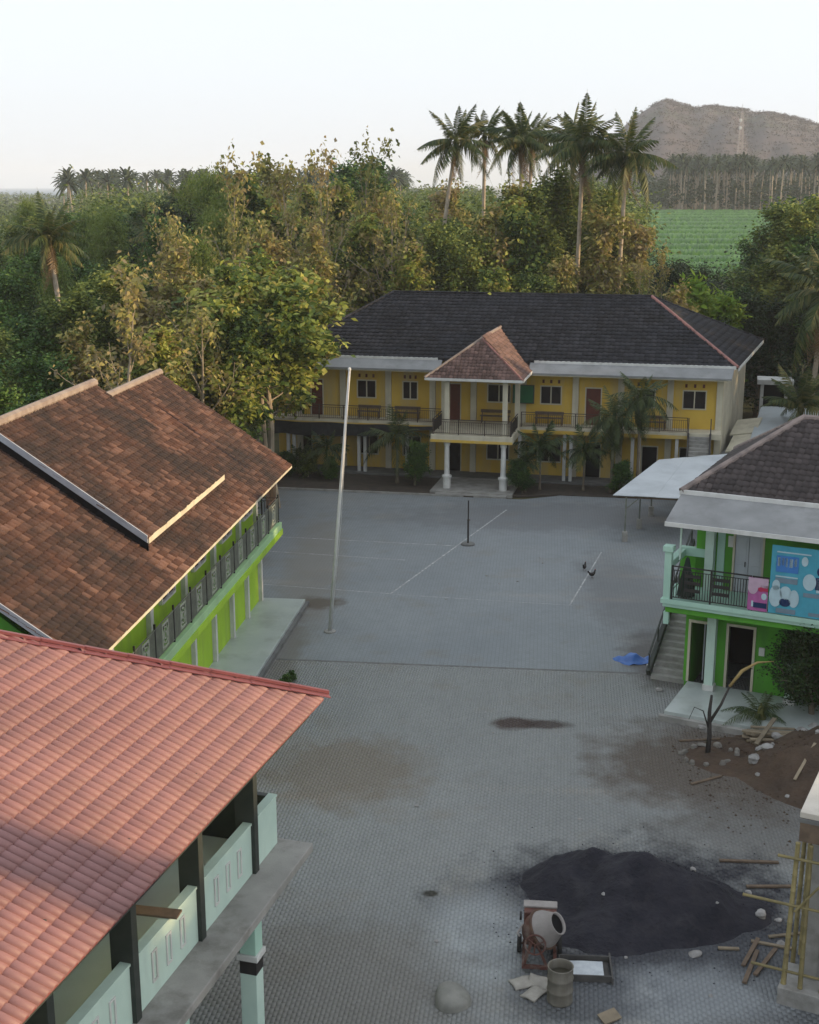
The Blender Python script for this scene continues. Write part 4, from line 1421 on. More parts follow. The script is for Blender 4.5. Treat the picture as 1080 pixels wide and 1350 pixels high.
tag(t, 'dark steel volleyball net post standing on the court line', 'post')
MB().tube([(0, 0, 0), (0, 0, 1.35)], .05, 10).tube([(0, 0, 1.3), (0, 0, 2.35)], .035, 10).build('pole', m_black, t)
MB().lathe([(0, 0), (.36, 0), (.36, .06), (.3, .1), (0, .1)], 16).build('base', m_dconc, t)
MB().beam((-.06, 0, 1.32), (.1, 0, 1.32), .05).build('winch', m_rust, t)


def hen(x, y, rz, label):
    t = empty('hen', (x, y, 0), rz)
    tag(t, label, 'hen', 'hens on the court')
    m = MB()
    m.tube([(-.17, 0, .25), (-.13, 0, .21), (-.05, 0, .19), (.05, 0, .19), (.12, 0, .23), (.155, 0, .31), (.17, 0, .36), (.2, 0, .37), (.215, 0, .36)],
           [.015, .05, .085, .09, .065, .038, .034, .03, .012], 10)
    m.build('body', pm('black_feather', (.016, .015, .016), (.03, .025, .022), 20, .7), t, smooth=True)
    m = MB()
    for dy in (-.03, 0, .03):
        m.add([(-.14, dy * .5, .2), (-.27, dy, .34), (-.21, dy, .38), (-.11, dy * .5, .27), (-.14, dy * .5 + .01, .2), (-.27, dy + .008, .34), (-.21, dy + .008, .38), (-.11, dy * .5 + .01, .27)],
              [(0, 1, 2, 3), (7, 6, 5, 4), (0, 4, 5, 1), (1, 5, 6, 2), (2, 6, 7, 3)])
    m.build('tail', MATS['black_feather'], t)
    for sy in (-1, 1):
        MB().tube([(.0, sy * .04, .13), (-.01, sy * .045, .06), (.005, sy * .045, .004), (.05, sy * .05, .004)], .008, 5).build('leg', m_wood, t)
    MB().tube([(.21, 0, .362), (.245, 0, .35)], [.012, .003], 6).build('beak', m_wood, t)
    MB().box(.15, .2, -.006, .006, .385, .415).build('comb', flat('comb_red', (.3, .02, .02)), t)


hen(8.42, 59.5, 70, 'black hen further along the worn court line')
hen(8.62, 58.3, 30, 'black hen standing on the worn end of the court line')

# ------------------------------------------------------------------ sand heap, soil heap
m_sand = pm('black_sand', (.016, .016, .023), (.027, .026, .034), 1.5, .95, 1.1, 7, dirt=(.04, .038, .043), dscale=2.2, dlo=.5, dhi=.7, damt=.7)
gx, gy = np.meshgrid(np.linspace(2.6, 10.6, 120), np.linspace(26.0, 33.2, 105))


def hump(cx, cy, rx, ry, rot=0):
    a = R(rot)
    u_ = ((gx - cx) * math.cos(a) + (gy - cy) * math.sin(a)) / rx
    v_ = (-(gx - cx) * math.sin(a) + (gy - cy) * math.cos(a)) / ry
    return np.clip(1 - np.sqrt(u_ * u_ + v_ * v_), 0, 1)


hz = np.maximum.reduce([1.5 * hump(6.2, 29.8, 2.7, 2.05, -8) ** .95, 1.1 * hump(4.8, 30.7, 1.9, 1.6), 1.2 * hump(5.6, 30.2, 2.0, 1.6), .45 * hump(7.8, 29.5, 1.6, 1.2), .5 * hump(5.0, 28.7, 1.9, 1.3)])
hz = hz * (1 + .25 * vnoise(gx * 1.7, gy * 1.7, 28)) + np.where(hz > .02, .03 * vnoise(gx * 7, gy * 7, 29), 0)
hz = hz + (hz > .015) * .15 * (vnoise(gx * 2.2, gy * 2.2, 8) * .5 + vnoise(gx * 6, gy * 6, 9) * .35 + vnoise(gx * 14, gy * 14, 10) * .2) * np.clip(hz * 3, 0, 1) - .035
hz = np.maximum(hz, -.06)
for _ in range(2):
    hz[1:-1, 1:-1] = (hz[1:-1, 1:-1] * 4 + hz[:-2, 1:-1] + hz[2:, 1:-1] + hz[1:-1, :-2] + hz[1:-1, 2:]) / 8
o = link('sand_heap', grid_mesh('sand_heap', gx, gy, hz, m_sand))
tag(o, 'low spread heap of black building sand beside the cement mixer', 'sand heap')
m_clay = pm('brown_soil', (.085, .056, .038), (.06, .042, .031), 1.2, .95, 1.1, 7, dirt=(.11, .082, .06), dscale=1.1, damt=.5)
gx, gy = np.meshgrid(np.linspace(9.0, 18, 110), np.linspace(33.2, 41.2, 90))
hz2 = np.maximum.reduce([2.4 * hump(14.8, 36.8, 4.8, 3.2, -20), .35 * hump(11.3, 38.6, 2.6, 1.8), .5 * hump(13, 39.5, 2.5, 1.7)])
hz2 = hz2 + (hz2 > .01) * .16 * (vnoise(gx * 2.2, gy * 2.2, 18) * .5 + vnoise(gx * 6, gy * 6, 19) * .35 + vnoise(gx * 13, gy * 13, 20) * .2) * np.clip(hz2 * 4, 0, 1) - .04
hz2 = np.maximum(hz2, -.06)
o = link('soil_heap', grid_mesh('soil_heap', gx, gy, hz2, m_clay))
tag(o, 'broad heap of brown excavated soil before the green building', 'soil heap')


def sand_h(x, y):
    i, j = int((y - 26.0) / 7.2 * 104), int((x - 2.6) / 8 * 119)
    return float(hz[i, j]) if 0 <= i < 105 and 0 <= j < 120 else 0.


def soil_h(x, y):
    i, j = int((y - 33.2) / 8 * 89), int((x - 9.) / 9 * 109)
    return float(hz2[i, j]) if 0 <= i < 90 and 0 <= j < 110 else 0.


def top_h(x, y):
    return max(0., sand_h(x, y), soil_h(x, y))


def rock_mesh(seed, flat_=.6, sub=2, amp=1.):
    bm = bmesh.new()
    bmesh.ops.create_icosphere(bm, subdivisions=sub, radius=1)
    rs = random.Random(seed)
    ph = [rs.uniform(0, 6.28) for _ in range(6)]
    for v in bm.verts:
        p = v.co
        k = 1 + amp * (.18 * math.sin(p.x * 3 + ph[0]) + .16 * math.sin(p.y * 3.4 + ph[1]) + .14 * math.sin(p.z * 4 + ph[2])) + rs.uniform(-.06, .06) / sub
        v.co = Vector((p.x * k, p.y * k * .8, p.z * k * flat_))
    me = bpy.data.meshes.new('rock')
    bm.to_mesh(me)
    bm.free()
    return me


m_stone = pm('pale_rubble', (.33, .32, .31), (.20, .19, .18), 4, .9, .3, 20)
rocks = [rock_mesh(i, .55 + .1 * (i % 3)) for i in range(5)]
for r_ in rocks:
    r_.materials.append(m_stone)
RK = [(6.5, 31.9, .09, 'sand'), (7.55, 30.95, .09, 'sand'), (8.9, 30.3, .09, 'sand'), (7.7, 28.9, .05, 'sand'), (4.9, 29.2, .06, 'sand'), (6.9, 27.55, .16, 'sand'),
      (8.9, 29.1, .17, 'sand'), (9.3, 29.0, .09, 'sand'), (9.1, 28.0, .12, 'sand'), (6.9, 25.9, .06, 'sand'), (9.25, 26.5, .06, 'sand'), (5.2, 27.4, .05, 'sand'),
      (10.0, 41.0, .2, 'soil'), (10.55, 40.8, .17, 'soil'), (11.15, 40.7, .22, 'soil'), (11.4, 37.95, .2, 'soil'), (10.9, 37.5, .22, 'soil'), (11.3, 38.4, .15, 'soil'),
      (10.85, 36.9, .1, 'soil'), (11.9, 35.0, .08, 'soil'), (11.4, 35.6, .09, 'soil'), (12.9, 37.7, .13, 'soil'), (12.1, 39.2, .2, 'soil'), (13.1, 39.9, .24, 'soil'),
      (13.6, 40.3, .2, 'soil'), (12.6, 34.7, .09, 'soil'), (13.2, 35.6, .1, 'soil'), (9.2, 44.3, .14, 'soil'), (9.3, 47.0, .12, 'soil'), (11.6, 38.1, .12, 'soil')]
for i, (x, y, r_, kind) in enumerate(RK):
    o = link('rubble_stone', rocks[i % 5], None, (x, y, top_h(x, y) + r_ * .12), (rnd.uniform(-.2, .2), rnd.uniform(-.2, .2), rnd.uniform(0, 6)), r_)
    if kind == 'sand':
        tag(o, 'pale lump of rubble lying on or beside the black sand', 'stone', 'rubble by the sand heap')
    else:
        tag(o, 'pale lump of rubble strewn about the brown soil heap', 'stone', 'rubble by the soil heap')
rq = random.Random(3)
for i in range(16):
    x, y, r_ = rq.uniform(-2.5, 8), rq.uniform(27, 62), rq.uniform(.03, .07)
    o = link('pebble', rocks[i % 5], None, (x, y, r_ * .2), (0, 0, rq.uniform(0, 6)), (r_, r_, r_ * .7))
    tag(o, 'small stray pebble lying on the open paving', 'pebble', 'pebbles on the court')


def clods(name, pts, smin, smax, mat, label, seed):
    """loose crumbs spilt round a heap, too many to count"""
    rs = np.random.RandomState(seed)
    oct_ = np.array([[1, 0, 0], [-1, 0, 0], [0, 1, 0], [0, -1, 0], [0, 0, 1], [0, 0, -.4]], float)
    fo = np.array([[0, 2, 4], [2, 1, 4], [1, 3, 4], [3, 0, 4], [2, 0, 5], [1, 2, 5], [3, 1, 5], [0, 3, 5]])
    P = np.array(pts)
    n = len(P)
    sc = smin + (smax - smin) * rs.rand(n, 1, 1) ** 3
    V = oct_[None] * sc * rs.uniform(.6, 1.3, (n, 6, 1)) + P[:, None, :]
    F = (fo[None] + (np.arange(n) * 6)[:, None, None]).reshape(-1, 3)
    o = stuff(link(name, mesh_np(name, V.reshape(-1, 3), F, np.repeat(rs.rand(n), 8), mat)))
    tag(o, label, 'crumbs')


rs_c = np.random.RandomState(77)
pp = []
while len(pp) < 1500:
    x, y = rs_c.normal(6.4, 2.6), rs_c.normal(29.6, 1.75)
    if 2 < x < 12 and 25.6 < y < 34.5:
        pp.append((x, y, top_h(x, y)))
clods('sand_crumbs', pp, .006, .032, m_sand, 'black sand crumbs spilt over and around the sand heap', 1)
pp = []
while len(pp) < 1500:
    x, y = rs_c.normal(12.2, 2.0), rs_c.normal(37., 2.0)
    if 8.4 < x < 17 and 32 < y < 41.3:
        pp.append((x, y, top_h(x, y)))
clods('soil_crumbs', pp, .01, .06, m_clay, 'brown soil crumbs spilt over and around the soil heap', 2)
# tree ring of stones
t = empty('stone_ring', (9.75, 38.6, 0))
tag(t, 'low ring of rough stones round the bare sapling', 'stone ring')
m_ring = pm('dirty_ring_stone', (.20, .185, .165), (.13, .12, .105), 4, .9, .3, 20, dirt=(.30, .29, .27), dscale=3., damt=.5)
ring_rocks = [rock_mesh(90 + i, .5) for i in range(4)]
for r_ in ring_rocks:
    r_.materials.append(m_ring)
for i in range(13):
    a = i / 13 * 6.283 + rnd.uniform(-.2, .2)
    k = rnd.uniform(.85, 1.08)
    link('stone', ring_rocks[i % 4], t, (.9 * k * math.cos(a), .75 * k * math.sin(a), top_h(9.75 + .9 * math.cos(a), 38.6 + .75 * math.sin(a)) + .04), (0, 0, a + 1.2), (rnd.uniform(.1, .2), .11, rnd.uniform(.1, .18)))
# plank heap
t = empty('timber_pile', (11.9, 39.55, soil_h(11.9, 39.55)), -12)
tag(t, 'pile of weathered split timber planks beside the low fern palm', 'timber pile')
m_pale = pm('weathered_timber', (.27, .22, .155), (.19, .155, .11), 3, .9, .3, 25, attr=.25)
for i in range(22):
    L = rnd.uniform(1.1, 1.7)
    o = boxes('plank', m_pale, t, (-L / 2, L / 2, -.07, .07, -.02, .03))
    o.location = (rnd.uniform(-.15, .15), rnd.uniform(-.45, .45), .03 + (i // 5) * .07)
    o.rotation_euler = (rnd.uniform(-.08, .08), rnd.uniform(-.03, .03), rnd.uniform(-.14, .14))
o = boxes('plank', m_pale, t, (-.75, .75, -.07, .07, -.02, .03))
o.location, o.rotation_euler = (-.15, -.3, .42), (0, R(-16), R(64))
for i, (x, y, L, rz, mt) in enumerate([(12.15, 36.5, 1.5, 48, m_pale), (13.6, 37.5, 1.1, 20, m_pale), (13.75, 35.3, .8, 12, m_pale), (9.25, 36.9, 1.2, 28, m_wood), (9.7, 39.9, 1.4, 6, m_wood), (8.85, 27.9, 1.0, -20, m_pale), (9.4, 28.35, 1.1, 10, m_pale), (7.75, 27.75, .5, -4, m_pale)]):
    o = boxes('loose_plank', mt, None, (-L / 2, L / 2, -.045, .045, 0, .04))
    za, zb = (top_h(x + sgn * L / 2 * math.cos(R(rz)), y + sgn * L / 2 * math.sin(R(rz))) for sgn in (-1, 1))
    o.location = (x, y, max(top_h(x, y), (za + zb) / 2) + .012)
    o.rotation_euler = (0, -math.atan2(zb - za, L), R(rz))
    tag(o, ['long pale plank lying alone across the brown soil heap', 'short pale plank high on the brown soil heap', 'short pale plank low on the brown soil heap', 'grey brown plank lying flat on the paving by the stone ring',
            'grey brown plank lying just behind the stone ring', 'pale splintered plank at the far right of the black sand', 'pale plank beside the bamboo props', 'small pale batten at the foot of the black sand'][i], 'plank')
bamboo_pole((14.15, 38.5, soil_h(14.15, 38.5) + .02), (13.65, 37.9, soil_h(13.65, 37.9) + 2.5), .05, 'pale pole stuck upright in the brown soil heap', None) if False else None

# ------------------------------------------------------------------ cement mixer and its litter
m_mred = pm('mixer_red', (.13, .052, .038), (.085, .042, .036), 4, .7, .2, 20, dirt=(.26, .24, .21), dscale=2.2, dlo=.5, dhi=.7, damt=.7)
m_mpale = pm('mixer_cement_coat', (.30, .275, .26), (.22, .20, .19), 3, .85, .2, 20)
m_tyre = pm('tyre_rubber', (.02, .02, .02), (.035, .033, .03), 6, .9)
X = empty('cement_mixer', (3.1, 27.25, 0), -6)
X.scale = (.88, .88, .88)
tag(X, 'rusty red cement mixer with pale crusted drum beside the black sand', 'cement mixer')
MB().beam((-.42, -.55, .16), (-.42, .75, .16), .09).beam((.42, -.55, .16), (.42, .75, .16), .09).beam((-.42, .7, .16), (.42, .7, .16), .09).beam((-.42, -.5, .16), (.42, -.5, .16), .09) \
    .beam((-.42, .2, .16), (-.36, .2, 1.1), .08).beam((.42, .2, .16), (.36, .2, 1.1), .08).build('frame', m_mred, X)
boxes('engine_housing', m_mred, X, (-.44, .44, .32, .85, .62, 1.28), bevel=.03)
boxes('housing_lid', m_mpale, X, (-.46, .46, .55, .87, 1.282, 1.34), bevel=.015)
DM = Matrix.Translation((.08, -.02, 1.0)) @ Matrix.Rotation(R(52), 4, 'Y') @ Matrix.Rotation(R(18), 4, 'X')
dr = MB().lathe([(0, -.5), (.3, -.5), (.47, -.25), (.5, 0.0)], 24, DM).build('drum', m_mred, X, smooth=True)
MB().lathe([(.5, 0.0), (.49, .12), (.3, .5), (.31, .54), (.27, .53), (.27, .45), (.4, .1)], 24, DM).build('drum_mouth', m_mpale, dr, smooth=True)
MB().lathe([(.5, -.03), (.55, -.03), (.55, .03), (.5, .03)], 24, DM).build('ring_gear', m_rust, dr)
MB().lathe([(0, .45), (.27, .46)], 24, DM).build('drum_throat', m_shade, dr)  # near-black disc, the shade inside the drum put into its colour
WM = Matrix.Translation((-.12, -.56, .86)) @ Matrix.Rotation(R(80), 4, 'X')
hw_ = MB()
for i in range(18):
    a0, a1 = i / 18 * 6.283, (i + 1) / 18 * 6.283
    hw_.tube([WM @ Vector((.27 * math.cos(a0), .27 * math.sin(a0), 0)), WM @ Vector((.27 * math.cos(a1), .27 * math.sin(a1), 0))], .026, 6)
for i in range(3):
    a0 = i / 3 * 6.283 + .4
    hw_.tube([WM @ Vector((0, 0, 0)), WM @ Vector((.27 * math.cos(a0), .27 * math.sin(a0), 0))], .018, 6)
hw_.build('tilt_wheel', m_mred, X)
MB().tube([(-.12, -.5, .86), (-.12, -.2, .92)], .04, 8).build('tilt_shaft', m_rust, X)
MB().beam((-.42, -.45, .16), (-.2, -.45, .95), .1, .07).beam((.2, -.45, .16), (-.1, -.45, .9), .08, .06).build('support_leg', m_mred, X)
for sx in (-1, 1):
    wm = Matrix.Translation((sx * .55, .45, .25)) @ Matrix.Rotation(R(90), 4, 'Y')
    w_ = MB().lathe([(.14, -.06), (.23, -.06), (.25, -.03), (.25, .03), (.23, .06), (.14, .06)], 18, wm).build('wheel', m_tyre, X)
    MB().lathe([(0, -.04), (.14, -.05), (.14, .05), (0, .04)], 14, wm).build('rim', m_mred, w_)
MB().beam((-.55, .45, .25), (.55, .45, .25), .05).build('axle', m_rust, X)
MB().tube([(-.46, .1, 1.05), (-.6, -.1, .9), (-.55, -.3, .95)], .03, 8).build('control_lever', m_mpale, X)
MB().tube([(-.5, .6, 1.0), (-.56, .6, 1.0)], .12, 14).build('pulley', m_black, X)

m_drum = pm('drum_khaki', (.17, .155, .125), (.12, .11, .09), 3, .7, .2, 20, dirt=(.28, .27, .25), dscale=2., damt=.5, streak=True)
t = empty('oil_drum', (3.42, 25.75, 0))
tag(t, 'khaki steel oil drum standing in front of the cement mixer', 'drum')
MB().lathe([(.0, .01), (.29, .0), (.3, .02), (.29, .05), (.29, .28), (.305, .3), (.29, .32), (.29, .58), (.305, .6), (.29, .62), (.29, .86), (.3, .88), (.28, .885), (.27, .87), (.27, .6)], 24).build('barrel', m_drum, t, smooth=True)
MB().lathe([(0, .66), (.272, .66)], 24).build('contents', pm('drum_water', (.06, .055, .04), (.05, .045, .035), 3, .3), t)
t = empty('mixing_trough', (4.15, 26.85, 0), -4)
tag(t, 'shallow wooden mixing trough holding pale wet cement', 'trough')
m_dplank = pm('stained_plank', (.09, .085, .08), (.06, .058, .056), 4, .9, .2, 25)
boxes('bottom', m_dplank, t, (-.55, .55, -.38, .38, .0, .03))
for b_ in ((-.58, .58, -.42, -.382, 0, .17), (-.58, .58, .382, .42, 0, .17), (-.62, -.582, -.42, .42, 0, .17), (.582, .62, -.5, .55, 0, .17)):
    boxes('side_board', m_dplank, t, b_)
gx, gy = np.meshgrid(np.linspace(-.5, .42, 14), np.linspace(-.36, .3, 11))
link('cement', grid_mesh('cement', gx, gy, .085 + .012 * vnoise(gx * 9, gy * 9, 31), pm('wet_cement', (.50, .53, .55), (.40, .43, .46), 6, .35)), t)
for i, (x, y, rz, rx_, lb) in enumerate([(2.62, 26.35, 20, 4, 'crumpled pale cement sack nearest the mixer legs'), (2.85, 25.95, 48, -5, 'crumpled pale cement sack leaning toward the oil drum'), (3.0, 26.35, -25, 22, 'flattened cement sack propped between mixer and oil drum')]):
    gx, gy = np.meshgrid(np.linspace(-.26, .26, 12), np.linspace(-.2, .2, 10))
    gz = .05 + .05 * np.clip(1 - (gx / .26) ** 2, 0, 1) * np.clip(1 - (gy / .2) ** 2, 0, 1) + .018 * vnoise(gx * 14, gy * 14, 40 + i)
    o = link('cement_sack', grid_mesh('cement_sack', gx, gy, gz, pm('sack_paper', (.36, .34, .30), (.28, .26, .23), 5, .9, .2, 30), False), None, (x, y, .0), (R(rx_), 0, R(rz)))
    sm_ = o.modifiers.new('solid', 'SOLIDIFY')
    sm_.thickness = .05
    tag(o, lb, 'sack')
m_boulder = pm('flat_boulder_stone', (.25, .245, .22), (.16, .16, .145), 1.6, .9, .5, 10, dirt=(.09, .095, .07), dscale=1.5, damt=.6)
bm_ = rock_mesh(12, .42, 4, .45)
bm_.polygons.foreach_set('use_smooth', [True] * len(bm_.polygons))
bm_.materials.append(m_boulder)
o = link('boulder', bm_, None, (1.0, 25.75, .05), (.06, .05, .1), (.46, .6, .52))
tag(o, 'large flat grey boulder lying alone on the paving', 'boulder')
o = boxes('broken_board', m_pale, None, (-.22, .22, -.16, .16, 0, .035))
o.location, o.rotation_euler = (4.45, 25.05, .06), (R(9), R(-7), R(24))
tag(o, 'small broken pale board on the wet patch below the trough', 'board')
MB()
# blue tarpaulin crumpled near the stair
gx, gy = np.meshgrid(np.linspace(-1, 1, 40), np.linspace(-.6, .6, 26))
er = 1 - np.sqrt((gx / 1.) ** 2 + (gy / .6) ** 2) + .25 * vnoise(gx * 5, gy * 5, 51)
gz = np.clip(er, -.2, 1) * .32 + .06 * vnoise(gx * 9, gy * 9, 50) + .04
gz = np.where(er < -.1, -.05, np.maximum(gz, -.05))
o = link('tarpaulin', grid_mesh('tarpaulin', gx, gy, gz, pm('blue_tarp', (.04, .14, .42), (.03, .10, .32), 4, .45, spec=.5), False), None, (8.75, 47.35, 0), (0, 0, .1), .78)
tag(o, 'crumpled blue tarpaulin lying near the foot of the side stair', 'tarpaulin')
gx, gy = np.meshgrid(np.linspace(-.2, .2, 9), np.linspace(-.16, .16, 8))
o = link('paper_scrap', grid_mesh('paper_scrap', gx, gy, .1 + .04 * vnoise(gx * 14, gy * 14, 60), m_white, False), None, (9.35, 46.65, -.03))
sm_ = o.modifiers.new('solid', 'SOLIDIFY')
sm_.thickness = .1
tag(o, 'white paper scrap beside the blue tarpaulin', 'scrap')

# ------------------------------------------------------------------ vegetation
m_bark = pm('grey_bark', (.20, .165, .12), (.13, .105, .08), 2., .95, .4, 12)
m_palebark = pm('pale_bark', (.34, .29, .215), (.24, .20, .15), 2., .95, .4, 12)
m_palmbark = pm('palm_bark', (.40, .34, .26), (.28, .235, .18), 2.5, .95, .5, 9)
L_teak = leafmat('teak_leaf', [(0.028, 0.059, 0.015), (0.077, 0.129, 0.030), (0.178, 0.233, 0.046), (0.398, 0.413, 0.085), (0.323, 0.258, 0.097)], .35)
L_dry = leafmat('dry_leaf', [(0.084, 0.105, 0.028), (0.186, 0.197, 0.053), (0.344, 0.313, 0.093), (0.299, 0.235, 0.100), (0.209, 0.178, 0.105)], .3)
L_green = leafmat('green_leaf', [(0.016, 0.041, 0.011), (0.039, 0.090, 0.022), (0.084, 0.167, 0.036), (0.171, 0.265, 0.053)], .25)
L_olive = leafmat('olive_leaf', [(0.033, 0.060, 0.018), (0.089, 0.135, 0.032), (0.190, 0.238, 0.055), (0.348, 0.363, 0.087)], .3)
L_bamboo = leafmat('bamboo_leaf', [(0.078, 0.129, 0.030), (0.147, 0.207, 0.044), (0.224, 0.267, 0.061)], .4)
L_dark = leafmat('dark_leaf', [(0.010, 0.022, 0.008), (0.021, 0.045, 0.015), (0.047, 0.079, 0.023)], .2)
L_fresh = leafmat('fresh_leaf', [(0.072, 0.156, 0.014), (0.144, 0.252, 0.024), (0.240, 0.312, 0.042)], .4)
L_palm = leafmat('palm_frond', [(.022, .044, .013), (.040, .070, .018), (.085, .105, .028), (.18, .155, .05)], .25, .5)
L_deadfrond = leafmat('dead_frond', [(0.143, 0.098, 0.046), (0.221, 0.150, 0.072), (0.169, 0.111, 0.058)], .2)
L_fargrey = leafmat('far_palm', [(0.032, 0.048, 0.029), (0.048, 0.070, 0.035), (0.072, 0.093, 0.042)], .2)


def leaf_np(C, per, spread, L, Wd, rs, el=(-.9, .5), cl=None):
    """leaves round the points C: returns triangle arrays"""
    n = len(C) * per
    P = np.repeat(C, per, 0) + rs.normal(0, spread, (n, 3))
    th = rs.uniform(0, 2 * np.pi, n)
    e = rs.uniform(el[0], el[1], n)
    d = np.stack([np.cos(th) * np.cos(e), np.sin(th) * np.cos(e), np.sin(e)], 1)
    u = np.cross(d, np.array([0, 0, 1.]))
    u /= np.linalg.norm(u, axis=1)[:, None] + 1e-6
    w = np.cross(u, d)
    ro = rs.normal(0, .7, n)[:, None]
    sd = u * np.cos(ro) + w * np.sin(ro)
    nn = np.cross(sd, d)
    sc = rs.uniform(.6, 1.25, n)[:, None]
    l_, w_ = L * sc, Wd * sc
    m = P + d * l_ * .45
    V = np.stack([P, m + sd * w_ * .5 + nn * w_ * .18, P + d * l_, m - sd * w_ * .5 + nn * w_ * .18], 1).reshape(-1, 3)
    i = np.arange(n)[:, None] * 4
    F = np.concatenate([i + np.array([[0, 1, 2]]), i + np.array([[0, 2, 3]])], 1).reshape(-1, 3)
    cv = rs.rand(len(C)) if cl is None else cl
    a = np.clip(np.repeat(cv, per) * .65 + rs.rand(n) * .35, 0, 1)
    return V, F, np.repeat(a, 2)


def make_tree(seed, H, r0, first, nl, up, llen, nsub, leafm, barkm, per, L, Wd, spread, el=(-.9, .5), lean=.04, sublen=.45, tipfrac=.35, bare=0.):
    """returns (trunk mesh, crown mesh): tapered trunk, limbs, twigs, and single leaves on the twigs"""
    rs = np.random.RandomState(seed)
    m = MB()
    ns = 8
    path = [Vector((0, 0, 0))]
    dx, dy = rs.normal(0, lean, 2)
    for i in range(ns):
        dx += rs.normal(0, lean)
        dy += rs.normal(0, lean)
        path.append(path[-1] + Vector((dx, dy, 1)) * (H * .93 / ns))
    rad = [r0 * (1.25 if i == 0 else 1 - .86 * i / ns) for i in range(ns + 1)]
    m.tube(path, rad, 7)

    def at_(t):
        f = min(t * ns, ns - 1e-4)
        i = int(f)
        return path[i].lerp(path[i + 1], f - i), rad[i] * (1 - (f - i)) + rad[i + 1] * (f - i)
    tips = [tuple(path[-1]), tuple(path[-2].lerp(path[-1], .5))]

    def limb(p, dv, ln, r, level):
        pts = [p]
        d = dv.copy()
        k = 5 if level == 0 else 3
        for i in range(k):
            d = (d + Vector(rs.normal(0, .16, 3)) + Vector((0, 0, .10 if level == 0 else .05))).normalized()
            pts.append(pts[-1] + d * (ln / k))
        m.tube(pts, [r * (1 - .8 * i / k) for i in range(k + 1)], 5 if level == 0 else 4, cap=False)
        for i in range(1, k + 1):
            if i / k > tipfrac or level:
                if rs.rand() >= bare:
                    tips.append(tuple(pts[i]))
                    if level:
                        tips.append(tuple(pts[i].lerp(pts[i - 1], .5)))
        if level == 0:
            for s_ in range(nsub):
                f = rs.uniform(.25, 1.) * k
                i = min(int(f), k - 1)
                q = pts[i].lerp(pts[i + 1], f - i)
                base = (pts[i + 1] - pts[i]).normalized()
                dv2 = (base * .6 + Vector(rs.normal(0, .65, 3)) + Vector((0, 0, .2))).normalized()
                limb(q, dv2, ln * sublen * rs.uniform(.6, 1.2), r * .4, 1)
    for i in range(nl):
        t = first + (.99 - first) * (i + rs.uniform(0, .8)) / nl
        p, rr_ = at_(min(t, .985))
        az = i * 2.4 + rs.uniform(-.5, .5)
        e = up + rs.uniform(-.25, .25) + .35 * t
        dv = Vector((math.cos(az) * math.cos(e), math.sin(az) * math.cos(e), math.sin(e)))
        limb(p, dv, llen * H * (1.15 - .75 * t) * rs.uniform(.7, 1.25), max(rr_ * .55, r0 * .09), 0)
    trunk = m.build('trunk', barkm)
    me = trunk.data
    bpy.data.objects.remove(trunk)
    V, F, A = leaf_np(np.array(tips), per, spread, L, Wd, rs, el)
    return me, mesh_np('crown', V, F, A, leafm)


TREES = {}


def variants(key, n, **kw):
    TREES[key] = [make_tree(seed=100 * len(TREES) + 7 * i + 1, **kw) for i in range(n)]


variants('teak', 3, H=16, r0=.2, first=.28, nl=22, up=.55, llen=.22, nsub=6, leafm=L_teak, barkm=m_palebark, per=9, L=.42, Wd=.27, spread=.24, el=(-1.1, .2))
variants('tall', 2, H=13, r0=.2, first=.5, nl=20, up=.3, llen=.42, nsub=8, leafm=L_teak, barkm=m_palebark, per=10, L=.40, Wd=.26, spread=.26, el=(-1.1, .2))
variants('dry', 2, H=13, r0=.16, first=.25, nl=20, up=.75, llen=.26, nsub=6, leafm=L_dry, barkm=m_palebark, per=5, L=.36, Wd=.2, spread=.22, el=(-1.1, .2), bare=.15)
variants('leafy', 3, H=13, r0=.26, first=.2, nl=24, up=.35, llen=.33, nsub=8, leafm=L_green, barkm=m_bark, per=13, L=.30, Wd=.16, spread=.3)
variants('olive', 3, H=15, r0=.24, first=.22, nl=24, up=.45, llen=.28, nsub=8, leafm=L_olive, barkm=m_bark, per=12, L=.30, Wd=.17, spread=.3)
variants('bamboo', 2, H=15, r0=.12, first=.15, nl=30, up=.8, llen=.34, nsub=7, leafm=L_bamboo, barkm=m_palebark, per=12, L=.34, Wd=.08, spread=.32, el=(-1.3, -.2))
variants('dark', 2, H=11, r0=.26, first=.12, nl=24, up=.3, llen=.36, nsub=8, leafm=L_dark, barkm=m_bark, per=13, L=.28, Wd=.15, spread=.32)
variants('bush', 2, H=3.2, r0=.08, first=.06, nl=20, up=.5, llen=.42, nsub=8, leafm=L_green, barkm=m_bark, per=12, L=.16, Wd=.07, spread=.12)
variants('dry_bush', 2, H=3.2, r0=.06, first=.06, nl=18, up=.6, llen=.42, nsub=7, leafm=L_olive, barkm=m_palebark, per=9, L=.2, Wd=.1, spread=.14)
variants('fresh', 1, H=4.5, r0=.08, first=.1, nl=16, up=.9, llen=.4, nsub=5, leafm=L_fresh, barkm=m_palebark, per=14, L=.34, Wd=.12, spread=.22, el=(-.6, .9))
variants('bare', 2, H=10.5, r0=.17, first=.22, nl=11, up=.75, llen=.42, nsub=5, leafm=L_dry, barkm=m_palebark, per=6, L=.26, Wd=.17, spread=.2, el=(-1.1, 0), bare=.55)
BASE_H = {'tall': 13, 'teak': 16, 'dry': 13, 'leafy': 13, 'olive': 15, 'bamboo': 15, 'dark': 11, 'bush': 3.2, 'dry_bush': 3.2, 'fresh': 4.5, 'bare': 10.5}


